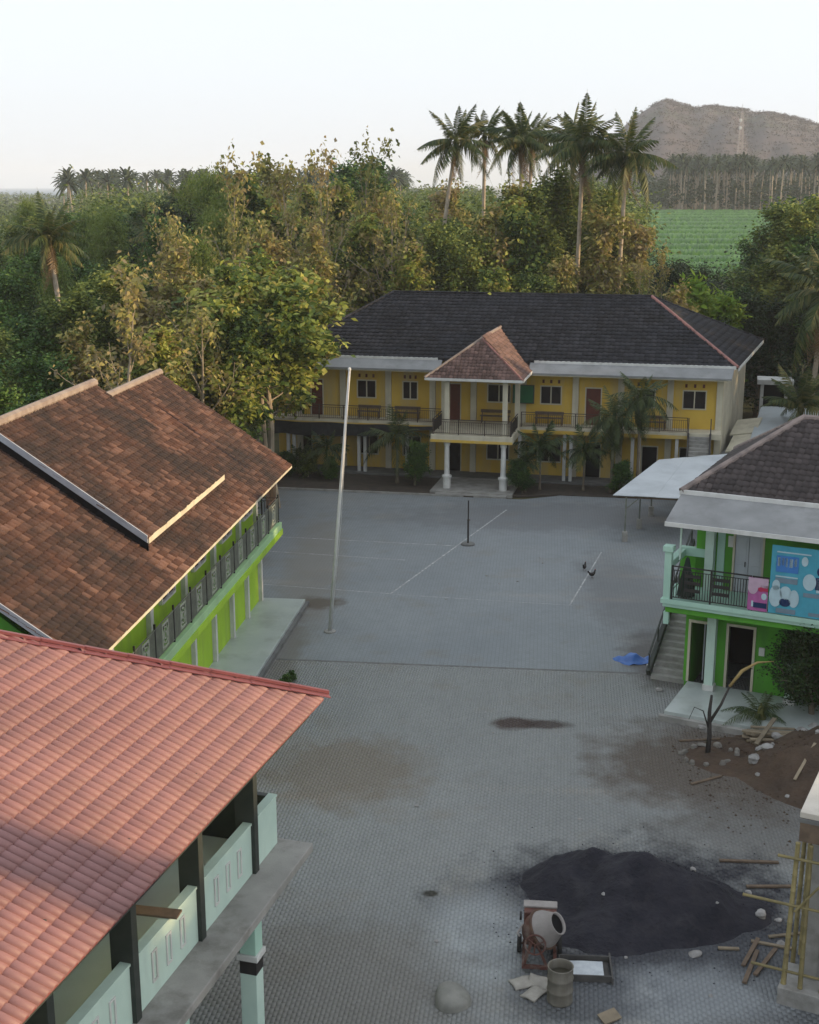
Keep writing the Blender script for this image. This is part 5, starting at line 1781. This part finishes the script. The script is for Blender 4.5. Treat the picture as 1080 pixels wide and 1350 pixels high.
def tree(key, x, y, h, label, cat='tree', group=None, name=None, z=None, rz=None, wide=1., vi=None):
    vi = rnd.randrange(len(TREES[key])) if vi is None else vi
    tr, cr = TREES[key][vi]
    z = float(terrain_z(x, y)) if z is None else z
    s_ = h / BASE_H[key]
    t = empty(name or {'bush': 'shrub', 'dry_bush': 'shrub'}.get(key, 'tree'), (x, y, z), rnd.uniform(0, 360) if rz is None else rz)
    t.scale = (s_ * wide, s_ * wide, s_)
    tag(t, label, cat, group)
    link('trunk', tr, t)
    link('crown', cr, t)
    return t


# --- fronds and palms
def frond_mesh(L, rise, droop, nl, ll, seed, mat, wid=.09, hang=.5):
    """one feather leaf along +x: bent rachis with two rows of leaflets"""
    rs = np.random.RandomState(seed)
    V, F, A = [], [], []

    def pt(t):
        return np.array([L * (t - .12 * droop * t * t), 0, L * (rise * t - droop * t * t)])
    T = np.linspace(0, 1, 9)
    for a, b in zip(T[:-1], T[1:]):
        p, q = pt(a), pt(b)
        r1, r2 = .035 * (1 - .85 * a) * L / 4, .035 * (1 - .85 * b) * L / 4
        k = len(V)
        V += [p + [0, r1, 0], p - [0, r1, 0], q - [0, r2, 0], q + [0, r2, 0], p + [0, 0, -r1], q + [0, 0, -r2]]
        F += [[k, k + 3, k + 2], [k, k + 2, k + 1], [k + 1, k + 2, k + 5], [k + 1, k + 5, k + 4], [k, k + 4, k + 5], [k, k + 5, k + 3]]
        A += [.8] * 6
    for i in range(nl):
        t = .12 + .86 * (i + .5) / nl
        p = pt(t)
        tg = pt(min(t + .03, 1)) - pt(t - .03)
        tg /= np.linalg.norm(tg)
        l_ = ll * math.sin(math.pi * min(1, .18 + t * .9)) ** .6 * rs.uniform(.8, 1.1)
        for s_ in (-1, 1):
            dv = tg * .45 + np.array([0, s_, 0]) * .8 + np.array([0, 0, -hang + rs.normal(0, .12)])
            dv += rs.normal(0, .08, 3)
            dv /= np.linalg.norm(dv)
            mid = p + dv * l_ * .5 + np.array([0, 0, .04 * l_])
            tip = p + dv * l_ + np.array([0, 0, -.18 * l_])
            w = wid * .5
            k = len(V)
            V += [p + tg * w * .5, p - tg * w * .5, mid - tg * w, mid + tg * w, tip]
            F += [[k, k + 1, k + 2], [k, k + 2, k + 3], [k + 3, k + 2, k + 4]]
            a = rs.uniform(.1, .9)
            A += [a] * 3
    return mesh_np('frond', np.array(V), np.array(F), np.array(A), mat)


FR = [frond_mesh(4.4, .2, .5, 40, 1.05, 1, L_palm, .12, .75), frond_mesh(4.6, .25, 1.0, 40, 1.15, 2, L_palm, .12, 1.1),
      frond_mesh(4.2, .12, .26, 40, .8, 3, L_palm, .11, .45), frond_mesh(4.2, .05, .8, 24, .8, 4, L_deadfrond, .09, .9)]
L_dpalm = leafmat('dark_palm_frond', [(0.019, 0.038, 0.016), (0.035, 0.061, 0.022), (0.061, 0.088, 0.029), (0.096, 0.112, 0.040)], .2, .5)
FS = [frond_mesh(1.7, .25, .55, 26, .55, 5, L_dpalm, .06, .5), frond_mesh(1.8, .3, .8, 26, .55, 6, L_dpalm, .06, .7), frond_mesh(1.6, .15, .2, 26, .45, 7, L_dpalm, .06, .3)]
FD = [frond_mesh(2.3, .3, .75, 30, .55, 8, L_dpalm, .05, .7), frond_mesh(2.3, .35, 1.0, 30, .55, 9, L_dpalm, .05, .9), frond_mesh(2.0, .2, .3, 26, .5, 10, L_dpalm, .05, .5)]


def palm(x, y, h, label, bend=(0, 0), nf=20, size=1., fr=None, group='coconut palms behind the school', r=.2, dead=4, up_lo=-.75, up_hi=1.3, seed=0, z=None, name='coconut_palm', wind=0.):
    rs = random.Random(int(x * 37 + y * 11) + seed)
    if fr is None:
        nf, size, dead = nf + 12, size * .92, dead + 3
    fr = fr or FR
    z = float(terrain_z(x, y)) if z is None else z
    t = empty(name, (x, y, z))
    tag(t, label, 'palm', group)
    k = 12
    pts = [Vector((bend[0] * (i / k) ** 1.7, bend[1] * (i / k) ** 1.7, h * i / k)) for i in range(k + 1)]
    P2, R2 = [], []
    for i in range(k):
        for f in (0, .5):
            P2.append(pts[i].lerp(pts[i + 1], f))
            q = (i + f) / k
            R2.append(r * (1.5 - .9 * min(q * 8, 1) * .55 - .3 * q) * (1.04 if f else .97))
    P2.append(pts[-1])
    R2.append(r * .62)
    MB().tube(P2, R2, 9).build('trunk', m_palmbark if fr is FR else m_bark, t, smooth=True)
    top = pts[-1]
    MB().lathe([(0, -.5 * size), (r * .9, -.4 * size), (r * 1.25, 0), (r * .7, .5 * size), (0, .9 * size)], 8, Matrix.Translation(top)).build('crownshaft', L_palm, t, smooth=True)
    for i in range(nf):
        q = i / max(1, nf - 1)
        e = up_hi + (up_lo - up_hi) * q ** .7 + rs.uniform(-.3, .3)
        az = i * 2.39996 + rs.uniform(-.3, .3)
        m_ = fr[2] if q < .25 else (fr[0] if q < .65 else fr[1])
        if dead and i >= nf - dead:
            m_ = FR[3] if fr is FR else fr[1]
            e = -1.0 + rs.uniform(-.25, .2)
        o = link('frond', m_, t, top + Vector((0, 0, .15 * size)))
        s_ = size * rs.uniform(.7, 1.12)
        M_ = Matrix.Rotation(az, 4, 'Z') @ Matrix.Rotation(-e, 4, 'Y') @ Matrix.Rotation(rs.uniform(-.35, .35), 4, 'X')
        o.rotation_euler = M_.to_euler()
        o.scale = (s_, s_, s_)
    return t


# tall coconut palms rising behind the yellow school
palm(1.7, 106, 21.4, 'leaning coconut palm with curved trunk, standing apart from the palm cluster', bend=(2.0, 0), nf=20, size=.92, group=None, seed=5)
palm(6.6, 118, 22.2, 'slender coconut palm just beside the leaning curved palm', nf=18, size=.85, group=None)
palm(9.2, 110, 21.6, 'coconut palm in the dense middle cluster behind the school roof', nf=22, size=.95)
palm(10.6, 121, 22.2, 'coconut palm in the dense middle cluster behind the school roof', nf=20, size=.95, bend=(.5, 0))
palm(12.7, 100, 21.0, 'coconut palm with straight pale trunk behind the rose hip of the school', bend=(.3, 0), nf=24, size=1.05, group=None)
palm(13.8, 113, 21.8, 'coconut palm in the dense middle cluster behind the school roof', nf=20, size=.95)
palm(15.7, 99, 20.2, 'coconut palm at the hill side of the cluster, long pale trunk', bend=(.4, 0), nf=24, size=1.0, group=None)
palm(7.7, 100, 7.6, 'short coconut palm with browned crown right behind the school ridge', nf=16, size=.75, dead=7, group=None)
palm(-21.5, 82, 14.8, 'coconut palm with drooping yellowed fronds above the teak trees at left', bend=(-1.0, 0), nf=22, size=.85, dead=6, group=None)
palm(-26, 130, 14, 'thin distant palm in the green wood at left', nf=14, size=.8, group='thin palms in the wood at left')
palm(-21.5, 112, 13.5, 'thin distant palm in the green wood at left', nf=14, size=.8, group='thin palms in the wood at left')
palm(-26, 150, 16.5, 'thin distant palm in the green wood at left', nf=14, size=.8, group='thin palms in the wood at left')
# palms on the right
palm(27.0, 86, 11.2, 'big coconut palm with long hanging fronds at the right of the school', bend=(.3, -.5), nf=24, size=1.25, dead=6, group=None, up_lo=-.8)
palm(25.0, 81.5, 4.2, 'young palm with upright fronds behind the pale zinc shed', nf=14, size=.85, dead=2, group=None, up_lo=.1, r=.2)
palm(31, 95, 12.5, 'coconut palm among the dark trees at the right', nf=20, size=1.0, group='palms among the dark trees at right')
palm(38, 99, 13.5, 'coconut palm among the dark trees at the right', nf=20, size=1.0, group='palms among the dark trees at right')

# garden palms before the school
def ypalm(px_, py_, h, label, size, fr=FS, nf=18, r=.07, up_lo=-.3, dead=0):
    p = yloc(px_, py_, 0)
    palm(p.x, p.y, h, label, nf=nf, size=size, fr=fr, group='garden palms before the yellow school' if label.startswith('small garden palm') else None, r=r, dead=dead, up_lo=up_lo, z=.02, name='garden_palm')


ypalm(-5.0, -1.6, 1.7, 'small garden palm in the bed along the yellow school', 1.1)
ypalm(-.3, -2.2, 2.6, 'dark garden palm with thick trunk left of the porch', 1.15, FD, 18, .1)
ypalm(8.6, -2.2, 2.5, 'small garden palm in the bed along the yellow school', 1.15)
ypalm(7.8, -3.0, 1.7, 'small garden palm in the bed along the yellow school', .9)
ypalm(11.2, -1.8, 2.3, 'small garden palm in the bed along the yellow school', 1.1)
ypalm(12.9, -2.0, 4.4, 'tall dark garden palm with bushy hanging fronds', 1.2, FD, 40, .12, -1.25)
ypalm(14.4, -1.6, 5.6, 'tallest dark garden palm reaching the school awning', 1.1, FD, 36, .1, -1.2)
ypalm(-6.9, -1.3, .9, 'small garden palm in the bed along the yellow school', 1.0)
for (x, y, h, w, key, lb) in [(.9, -2.6, 2.6, 1.0, 'bush', 'rounded green shrub just left of the porch columns'), (7.7, -3.4, 2.0, 1.1, 'bush', 'green shrub at the right porch column'), (-4.6, -2.3, 1.3, 1.5, 'bush', 'low green shrub behind the flagpole'),
                              (-6.2, -1.8, 1.5, 1.4, 'dry_bush', 'low olive shrub at the far end of the kerb'), (13.4, -2.3, 1.9, 1.2, 'bush', 'green shrub at the foot of the tall garden palms'), (-7.6, -1.8, 1.5, 1.5, 'bush', 'dark green shrub beside the lime building corner')]:
    p = yloc(x, y, 0)
    tree(key, p.x, p.y, h, lb, 'shrub', None, z=.01, wide=w)
# right foreground: big dark shrub, cycad, bare sapling
tree('dark', 13.9, 41.4, 3.7, 'large dark rounded shrub in front of the green building', 'shrub', None, name='shrub', z=.0, wide=1.25, vi=0)
tree('dark', 15.8, 42.2, 3.3, 'second dark shrub further along the green porch', 'shrub', None, name='shrub', z=.0, wide=1.1, vi=1)
palm(12.0, 41.0, .35, 'low cycad with spreading dark fronds beside the timber pile', nf=16, size=.62, fr=FD, group=None, r=.16, dead=0, up_lo=.15, up_hi=1.2, z=.0, name='cycad')
t = empty('sapling', (9.7, 38.75, 0))
tag(t, 'bare dark sapling with one dry yellow branch inside the stone ring', 'tree')
MB().tube([(0, 0, -.05), (.03, .02, .7), (-.02, 0, 1.5), (.02, 0, 2.1)], [.09, .075, .06, .04], 8).build('trunk', pm('dark_bark', (.035, .032, .03), (.055, .05, .045), 5, .9), t, smooth=True)
MB().tube([(.0, 0, 1.15), (.35, .05, 1.75), (.62, .1, 2.4)], [.055, .045, .03], 7).build('limb', MATS['dark_bark'], t, smooth=True)
MB().tube([(0, 0, .9), (-.25, -.1, 1.6), (-.55, -.15, 1.75), (-.72, -.2, 1.35)], [.03, .02, .015, .008], 6).build('twig', MATS['dark_bark'], t, smooth=True)
MB().tube([(.6, .1, 2.35), (1.0, .2, 2.85), (1.5, .3, 3.1), (2.05, .35, 3.12)], [.05, .06, .04, .01], 6).build('dry_branch', pm('dry_straw', (.34, .25, .10), (.26, .19, .08), 4, .9), t, smooth=True)
for x, y, h in ((-4.6, 44.4, .55), (-4.35, 45.2, .4)):
    tree('bush', x, y, h, 'weedy green tuft at the end of the lime building terrace', 'shrub', 'weeds at the terrace', z=0, wide=1.3)

# --- tree masses
G_teak = 'teak trees massed left of the school'
near = [('teak', -9.5, 68, 11.5), ('dry', -11.2, 72, 12.8), ('teak', -13.5, 66, 11.2), ('dry', -15.2, 71, 12.2), ('leafy', -12.0, 63.5, 8.2), ('teak', -9.8, 79, 13),
        ('dry', -13.6, 80, 14.2), ('olive', -17.2, 78, 13.4), ('olive', -19.2, 74, 12.2), ('leafy', -9.2, 63.5, 5.2), ('leafy', -17.5, 61, 8.2), ('leafy', -21, 63, 8.8), ('olive', -22.5, 69, 11), ('dark', -26, 71, 10),
        ('leafy', -19, 54, 7.0), ('leafy', -22, 57, 8.0), ('dry_bush', -8.6, 61, 3.6), ('leafy', -25.5, 61, 8), ('dark', -24, 66.5, 9.5), ('dark', -29, 78, 11), ('leafy', -15.2, 59.5, 7.2), ('leafy', -17, 49, 6.5), ('leafy', -20, 44, 6.2), ('teak', -11.5, 69, 9.5), ('leafy', -9.5, 66.5, 5.5), ('leafy', -13.5, 62.5, 6.4), ('leafy', -16.2, 56.5, 7.2), ('leafy', -18.5, 66, 9.6), ('leafy', -10.6, 60.2, 5.4), ('leafy', -24, 50, 7.5), ('leafy', -27, 56, 8.2), ('dry', -17, 68, 11), ('leafy', -20.5, 72, 11.0), ('tall', -7.7, 72.0, 12.4), ('tall', -9.8, 69.5, 12.0), ('tall', -8.6, 75.5, 13.0)]
for k, x, y, h in near:
    lb = {'tall': 'spreading teak tree with clear trunk overhanging the school hip', 'teak': 'broad-leaved teak tree with yellowing leaves left of the school', 'dry': 'dry golden tree with thin upright branches left of the school', 'leafy': 'low leafy green tree behind the brown tile roof',
          'dark': 'dense dark green tree beyond the brown tile roof', 'olive': 'olive green tree beyond the brown tile roof', 'dry_bush': 'olive shrub at the far gable of the lime building'}[k]
    if k == 'tall':
        lb = {-7.7: 'spreading teak tree with clear trunk hanging over the school hip corner', -9.8: 'spreading teak tree standing close behind the far gable of the brown roof',
              -8.6: 'spreading teak tree standing against the end wall of the yellow school'}[x]
    tree(k, x, y, h, lb, 'shrub' if k == 'dry_bush' else 'tree', G_teak + ', ' + k, wide=1.38 if x == -7.7 else 1.1)
tree('bare', -14.2, 61.0, 13.2, 'half bare pale tree with forked limbs rising above the brown ridge', 'tree', None, vi=0)
tree('bare', -11.0, 66.0, 12.0, 'thin half bare tree standing among the teak trees', 'tree', None, vi=1)
for i, (x, y, h) in enumerate([(-12.5, 96, 18.6), (-9, 103, 19.6), (-5.5, 98, 18.8), (-15.5, 88, 15.2), (-3, 108, 19.8), (-17, 92, 16), (-11, 84, 14.6), (17.2, 97, 12.5), (21.5, 108, 12), (-1.0, 97, 17.5)]):
    tree('bare', x, y, h, 'thin half bare tree with upright twigs in the wood behind the school', 'tree', 'half bare trees in the wood', vi=i % 2, wide=.7)
for k, x, y, h in [('olive', 3.5, 98, 15.5), ('dry', 6.5, 99.5, 16.2), ('teak', 9.6, 98.5, 16.0), ('dry', .5, 95, 14), ('olive', 10.5, 104, 18), ('teak', 5.2, 103, 17), ('dry', 8.4, 103.5, 17.8), ('olive', 14.5, 105, 17.5), ('dry', 14.0, 98.5, 16.5), ('dry', 17.5, 103, 15.5), ('teak', 18.4, 99, 11.5), ('olive', 12.5, 108, 19), ('dry', 16.6, 108, 17.5), ('dry', 11.5, 96, 13)]:
    tree(k, x, y, h, {'olive': 'olive green tree crowding the coconut palms behind the school', 'dry': 'dry golden tree crowding the coconut palms behind the school', 'teak': 'teak tree crowding the coconut palms behind the school'}[k], 'tree', 'trees round the coconut palms, ' + k)
rows = [(92, -34, 21, 13, 15.2, 5.0), (101, -38, 22, 14.5, 17.2, 4.8), (112, -42, 24, 15.5, 18.6, 5.2), (126, -48, 28, 17, 20.0, 5.6), (143, -55, 30, 17.5, 20.5, 6.5)]
rs_t = random.Random(21)
for ri, (y, x0, x1, h0, h1, st) in enumerate(rows):
    x = x0
    while x < x1:
        yy_ = y + rs_t.uniform(-4, 4)
        a = x / yy_
        if a < -.13:
            k = rs_t.choice(['leafy', 'bamboo', 'olive', 'leafy', 'dark', 'bamboo'])
            h = rs_t.uniform(h0, h1) * (.94 if a > -.19 else .82)
        elif a < .02:
            k = rs_t.choice(['teak', 'olive', 'teak', 'dry', 'leafy', 'teak'])
            h = rs_t.uniform(h0, h1) * 1.03
        else:
            k = rs_t.choice(['teak', 'olive', 'dry', 'olive', 'dry'])
            h = rs_t.uniform(h0, h1) * (.9 if a < .12 else .72)
        if not (a > .16 and yy_ > 98):
            lb = {'leafy': 'leafy green tree in the wood behind the school', 'bamboo': 'feathery pale green tree in the wood at left', 'olive': 'olive green tree in the wood behind the school', 'dark': 'dark evergreen tree in the wood at left',
                  'teak': 'tall teak tree with yellowing leaves in the wood behind the school', 'dry': 'dry golden brown tree in the wood behind the school'}[k]
            tree(k, x, yy_, h, lb, 'tree', 'wood behind the school, ' + k)
        x += st * rs_t.uniform(.75, 1.25)
# dark trees at the right, their shade partly put into the dark leaf colour
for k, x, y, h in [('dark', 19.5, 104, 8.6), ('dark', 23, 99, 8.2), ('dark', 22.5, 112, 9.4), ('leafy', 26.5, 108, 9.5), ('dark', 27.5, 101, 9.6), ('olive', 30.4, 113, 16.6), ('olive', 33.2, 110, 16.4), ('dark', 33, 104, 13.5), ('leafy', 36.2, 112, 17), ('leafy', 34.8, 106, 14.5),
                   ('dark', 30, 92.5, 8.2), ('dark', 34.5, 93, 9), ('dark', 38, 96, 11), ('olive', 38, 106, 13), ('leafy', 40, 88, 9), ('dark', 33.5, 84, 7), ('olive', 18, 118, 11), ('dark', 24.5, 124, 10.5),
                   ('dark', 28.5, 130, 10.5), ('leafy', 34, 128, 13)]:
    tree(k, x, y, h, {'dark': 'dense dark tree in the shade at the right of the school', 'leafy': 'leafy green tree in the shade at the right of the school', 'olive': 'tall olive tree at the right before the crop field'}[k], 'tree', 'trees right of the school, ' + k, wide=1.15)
tree('fresh', 21.2, 98.5, 9.6, 'bright yellow green banana-like clump behind the right hip of the school', 'plant', None, name='plant', wide=.9)
tree('fresh', 23.4, 101, 8.4, 'smaller bright green clump deeper among the dark trees', 'plant', None, name='plant', wide=.9)
# unseen trees added right of the view: they keep the low sun off the court
for i, (k, x, y, h) in enumerate([('leafy', 40, 4, 12.8), ('olive', 41, 8, 13), ('leafy', 40, 11.5, 13.2), ('leafy', 41, 15, 13.2), ('leafy', 40, 18.2, 13.2), ('leafy', 40.5, 21, 12.6), ('leafy', 40, 25.2, 8.6), ('leafy', 41, 28, 9.4), ('olive', 42, 30.6, 9.8), ('leafy', 40, 34, 13.2), ('leafy', 40, 36.4, 13.4), ('olive', 41, 38.5, 13.2), ('leafy', 41, 42.5, 13.4), ('olive', 41, 47, 13.2), ('leafy', 41, 51.5, 12.8), ('olive', 42, 56, 12.8), ('leafy', 42, 60, 13), ('dark', 37, 64, 12.4), ('leafy', 40, 68, 13.2), ('olive', 39, 73, 13), ('dark', 35, 74, 10.5), ('olive', 42, 78, 13.4), ('dark', 43, 82, 13), ('leafy', 45, 87, 13.5), ('olive', 46, 93, 14), ('dark', 45, 100, 13), ('olive', 48, 108, 14), ('teak', 38.5, 15.9, 16.7)]):
    tree(k, x, y, h, 'unseen tree added right of the court to block the low sun', 'tree', 'added trees at right that block the sun', wide=.62 if h == 16.7 else 1.25)

# --- far woods, palms, field, tower
def far_palm_mesh(seed, H=16):
    rs = random.Random(seed)
    m = MB()
    bx_, by_ = rs.uniform(-.8, .8), rs.uniform(-.8, .8)
    top = Vector((bx_, by_, H))
    m.tube([(0, 0, 0), (bx_ * .3, by_ * .3, H * .5), top], [.3, .22, .18], 5)
    c = MB()
    for i in range(24):
        az, e = i * 2.4 + rs.uniform(-.3, .3), 1.3 - 2.0 * (i / 23)
        d = Vector((math.cos(az) * math.cos(e), math.sin(az) * math.cos(e), math.sin(e)))
        sd = Vector((-math.sin(az), math.cos(az), 0))
        L = rs.uniform(3.4, 4.4)
        pts = [top, top + d * L * .5 + Vector((0, 0, .1)), top + d * L * .85 + Vector((0, 0, -.5 * L * .3)), top + d * L + Vector((0, 0, -.9 * L * .35))]
        ws = [.15, .4, .32, .05]
        vs_ = []
        for p, w in zip(pts, ws):
            vs_ += [p - sd * w + Vector((0, 0, -w * .5)), p, p + sd * w + Vector((0, 0, -w * .5))]
        fs = []
        for k in range(3):
            fs += [(3 * k, 3 * k + 1, 3 * k + 4, 3 * k + 3), (3 * k + 1, 3 * k + 2, 3 * k + 5, 3 * k + 4)]
        c.add(vs_, fs)
    a, b = m.build('trunk', m_palmbark), c.build('crown', L_fargrey)
    r_ = (a.data, b.data)
    bpy.data.objects.remove(a)
    bpy.data.objects.remove(b)
    return r_


FP = [far_palm_mesh(i) for i in range(4)]


def far_palm(x, y, h, label, group, dz=0.):
    tr, cr = FP[rnd.randrange(4)]
    t = empty('palm', (x, y, float(terrain_z(x, y)) + dz), rnd.uniform(0, 360))
    s_ = h / 16
    t.scale = (s_, s_, s_)
    tag(t, label, 'palm', group)
    link('trunk', tr, t)
    link('crown', cr, t)


rs_t = random.Random(5)
for i in range(84):
    px_ = rs_t.uniform(95, 540)
    d = rs_t.uniform(330, 600)
    far_palm((px_ - 540) / 1700 * d * 1.0, d, 17.4 + rs_t.uniform(0, 2.4) + d * .003, 'distant coconut palm on the left skyline', 'palms on the left skyline')
for i in range(150):
    d = rs_t.uniform(485, 580)
    px_ = rs_t.uniform(868, 1120)
    if px_ > 1010 and rs_t.random() < .35:
        continue
    far_palm((px_ - 540) / 1700 * d, d, rs_t.uniform(15.5, 18.5), 'coconut palm of the plantation beyond the crop field', 'palm plantation beyond the field')

# crop field: green beds between darker furrows
m_crop = leafmat('crop_green', [(0.042, 0.120, 0.018), (0.066, 0.180, 0.024), (0.102, 0.228, 0.036)], .2)
m_fieldsoil = pm('field_soil', (.05, .075, .022), (.04, .055, .02), .05, .95)
fx, fy = np.meshgrid(np.linspace(.17, .40, 40), np.linspace(225, 486, 60))
field = struct(link('crop_field', grid_mesh('crop_field', fx * fy, fy, terrain_z(fx * fy, fy) + .25, m_fieldsoil)))
rsn = np.random.RandomState(3)
yb = 232.
while yb < 480:
    dep = 5.5 + yb * .022
    nx_ = 220
    xs_ = np.linspace(.175, .385, nx_)
    rows_ = []
    for f_, hgt in ((0, 0), (.08, .55), (.3, .8), (.55, .75), (.85, .6), (1, 0)):
        yv = yb + dep * f_
        zv = terrain_z(xs_ * yv, np.full(nx_, yv)) + .27 + (hgt + rsn.normal(0, .13, nx_)) * (hgt > 0)
        rows_.append(np.stack([xs_ * yv, np.full(nx_, yv) + rsn.normal(0, .15, nx_), zv], 1))
    V = np.concatenate(rows_)
    idx = np.arange(6 * nx_).reshape(6, nx_)
    F = np.stack([idx[:-1, :-1], idx[:-1, 1:], idx[1:, 1:], idx[1:, :-1]], -1).reshape(-1, 4)
    link('crop_bed', mesh_np('crop_bed', V, F, rsn.rand(len(F)), m_crop), field)
    yb += dep + 1.6 + yb * .006


def clump_cloud(name, pts, size, leafm, label, cat, per=26, seed=1, flat_=1., leaf=None):
    """a far wood: every crown a loose cluster of leaf-tuft faces"""
    rs = np.random.RandomState(seed)
    pts = np.array(pts)
    size = np.array(size)
    n = len(pts)
    off = rs.normal(0, .42, (n, per, 3)) * size[:, None, None]
    off[:, :, 2] = np.abs(off[:, :, 2]) * flat_
    C = (pts[:, None, :] + off).reshape(-1, 3)
    cv = np.repeat(rs.rand(n), per) * .6 + rs.rand(n * per) * .4
    lf = leaf or float(size.mean()) * .42
    V, F, A = leaf_np(C, 2, .1, lf, lf * .7, rs, (-.6, .8), cv)
    o = stuff(link(name, mesh_np(name, V, F, A, leafm)))
    tag(o, label, cat)
    return o


L_under = leafmat('plantation_leaf', [(.022, .038, .018), (.036, .058, .024), (.055, .078, .03)], .2)
rs2 = np.random.RandomState(14)
for nm, d0, d1, num, per_, leaf_, lb in (('wood', 150, 400, 1000, 80, .62, 'green wood beyond the last single trees at left'),
                                         ('far_wood', 400, 1600, 1500, 28, 1.5, 'far green wood stretching to the sea at left')):
    pts, sz = [], []
    for i in range(num):
        d = d0 * (d1 / d0) ** rs2.rand()
        a = rs2.uniform(-.40, .17)
        if a > .06 and d > 320:
            continue
        h = rs2.uniform(11.5, 18.0) if a > -.25 else rs2.uniform(8, 12)
        pts.append((a * d, d, float(terrain_z(a * d, d)) + h - 4.5))
        sz.append(4.4)
    clump_cloud(nm, pts, sz, L_olive, lb, 'wood', per_, 2, leaf=leaf_)
pts, sz = [], []
for i in range(1500):
    d = rs2.uniform(488, 700)
    a = rs2.uniform(.175, .45)
    pts.append((a * d, d, float(terrain_z(a * d, d)) + rs2.uniform(.5, 9.5)))
    sz.append(3.6)
clump_cloud('plantation_undergrowth', pts, sz, L_under, 'dark undergrowth beneath the far palm plantation', 'undergrowth', 16, 5, leaf=1.3)
pts, sz = [], []
for i in range(260):
    d = rs2.uniform(135, 235)
    a = rs2.uniform(.15, .34)
    if d > 190 and .185 < a < .27:
        continue
    pts.append((a * d, d, float(terrain_z(a * d, d)) + rs2.uniform(.5, 4.2 if a < .26 else 8)))
    sz.append(3.2)
clump_cloud('field_edge_thicket', pts, sz, L_dark, 'dark thicket along the near edge of the crop field', 'thicket', 110, 6, leaf=.5)
L_hill = leafmat('hill_bush', [(.058, .052, .056), (.082, .068, .068), (.10, .080, .075), (.066, .066, .050)], .15)  # greyed like the hill, some distance haze painted in
pts, sz = [], []
aa_ = rs2.uniform(.12, .62, 9000)
dd_ = rs2.uniform(670, 1260, 9000)
zz_ = hill_z(aa_, dd_)
for a, d, z in zip(aa_, dd_, zz_):
    if z > 4:
        pts.append((a * d, d, z + .3))
        sz.append(3.6)
clump_cloud('hill_scrub', pts, sz, L_hill, 'dry brown scrub wood covering the hill', 'scrub', 12, 8, .55, leaf=1.1)

# lattice mast on the hill's flank
m_mast = pm('mast_paint', (.42, .36, .34), (.34, .30, .29), .1, .6)
tx, ty = (975 - 540) / 1700 * 800 * .965, 800.
tz = float(hill_z(np.array([tx / ty]), np.array([ty]))[0]) - 1
Hm = 18 + 103 / 1700 * 800 * .94 - tz - 4
t = empty('lattice_mast', (tx, ty, tz))
tag(t, 'tall thin lattice radio mast standing before the brown hill', 'mast')
for sx, sy in ((-1, -1), (1, -1), (1, 1), (-1, 1)):
    MB().tube([(sx * 2.4, sy * 2.4, 0), (sx * .5, sy * .5, Hm)], [.2, .13], 5).build('leg', m_mast, t)
m = MB()
nb = 16
for i in range(nb):
    z0, z1 = Hm * i / nb, Hm * (i + 1) / nb
    w0, w1 = 2.4 - 1.9 * i / nb, 2.4 - 1.9 * (i + 1) / nb
    cs0 = [(-w0, -w0), (w0, -w0), (w0, w0), (-w0, w0)]
    cs1 = [(-w1, -w1), (w1, -w1), (w1, w1), (-w1, w1)]
    for k in range(4):
        a, b = cs0[k], cs0[(k + 1) % 4]
        c, d = cs1[k], cs1[(k + 1) % 4]
        m.tube([(*a, z0), (*d, z1)], .1, 4, cap=False).tube([(*b, z0), (*c, z1)], .1, 4, cap=False).tube([(*c, z1), (*d, z1)], .1, 4, cap=False)
m.build('bracing', m_mast, t)
MB().tube([(0, 0, Hm), (0, 0, Hm + 5)], .12, 5).build('antenna', m_mast, t)
for z in (.8, .9):
    MB().lathe([(0, -.2), (.9, -.15), (1.0, .1), (0, .3)], 12, Matrix.Translation((-.9, -.9, Hm * z)) @ Matrix.Rotation(R(90), 4, 'X')).build('dish', m_white, t)

# ------------------------------------------------------------------ haze: even pale air round everything
hz_m = bpy.data.materials.new('air_haze')
hz_m.use_nodes = True
hn, hl_ = hz_m.node_tree.nodes, hz_m.node_tree.links
hn.clear()
ho = hn.new('ShaderNodeOutputMaterial')
hv = hn.new('ShaderNodeVolumePrincipled')
hv.inputs['Color'].default_value = (.90, .945, 1, 1)
hv.inputs['Density'].default_value = .0002
hv.inputs['Anisotropy'].default_value = .0
hl_.new(hv.outputs[0], ho.inputs['Volume'])
o = boxes('haze', hz_m, None, (-5100, 5100, -320, 9100, -9.5, 135))
stuff(o)
tag(o, 'thin pale haze in the air over the whole scene', 'haze')
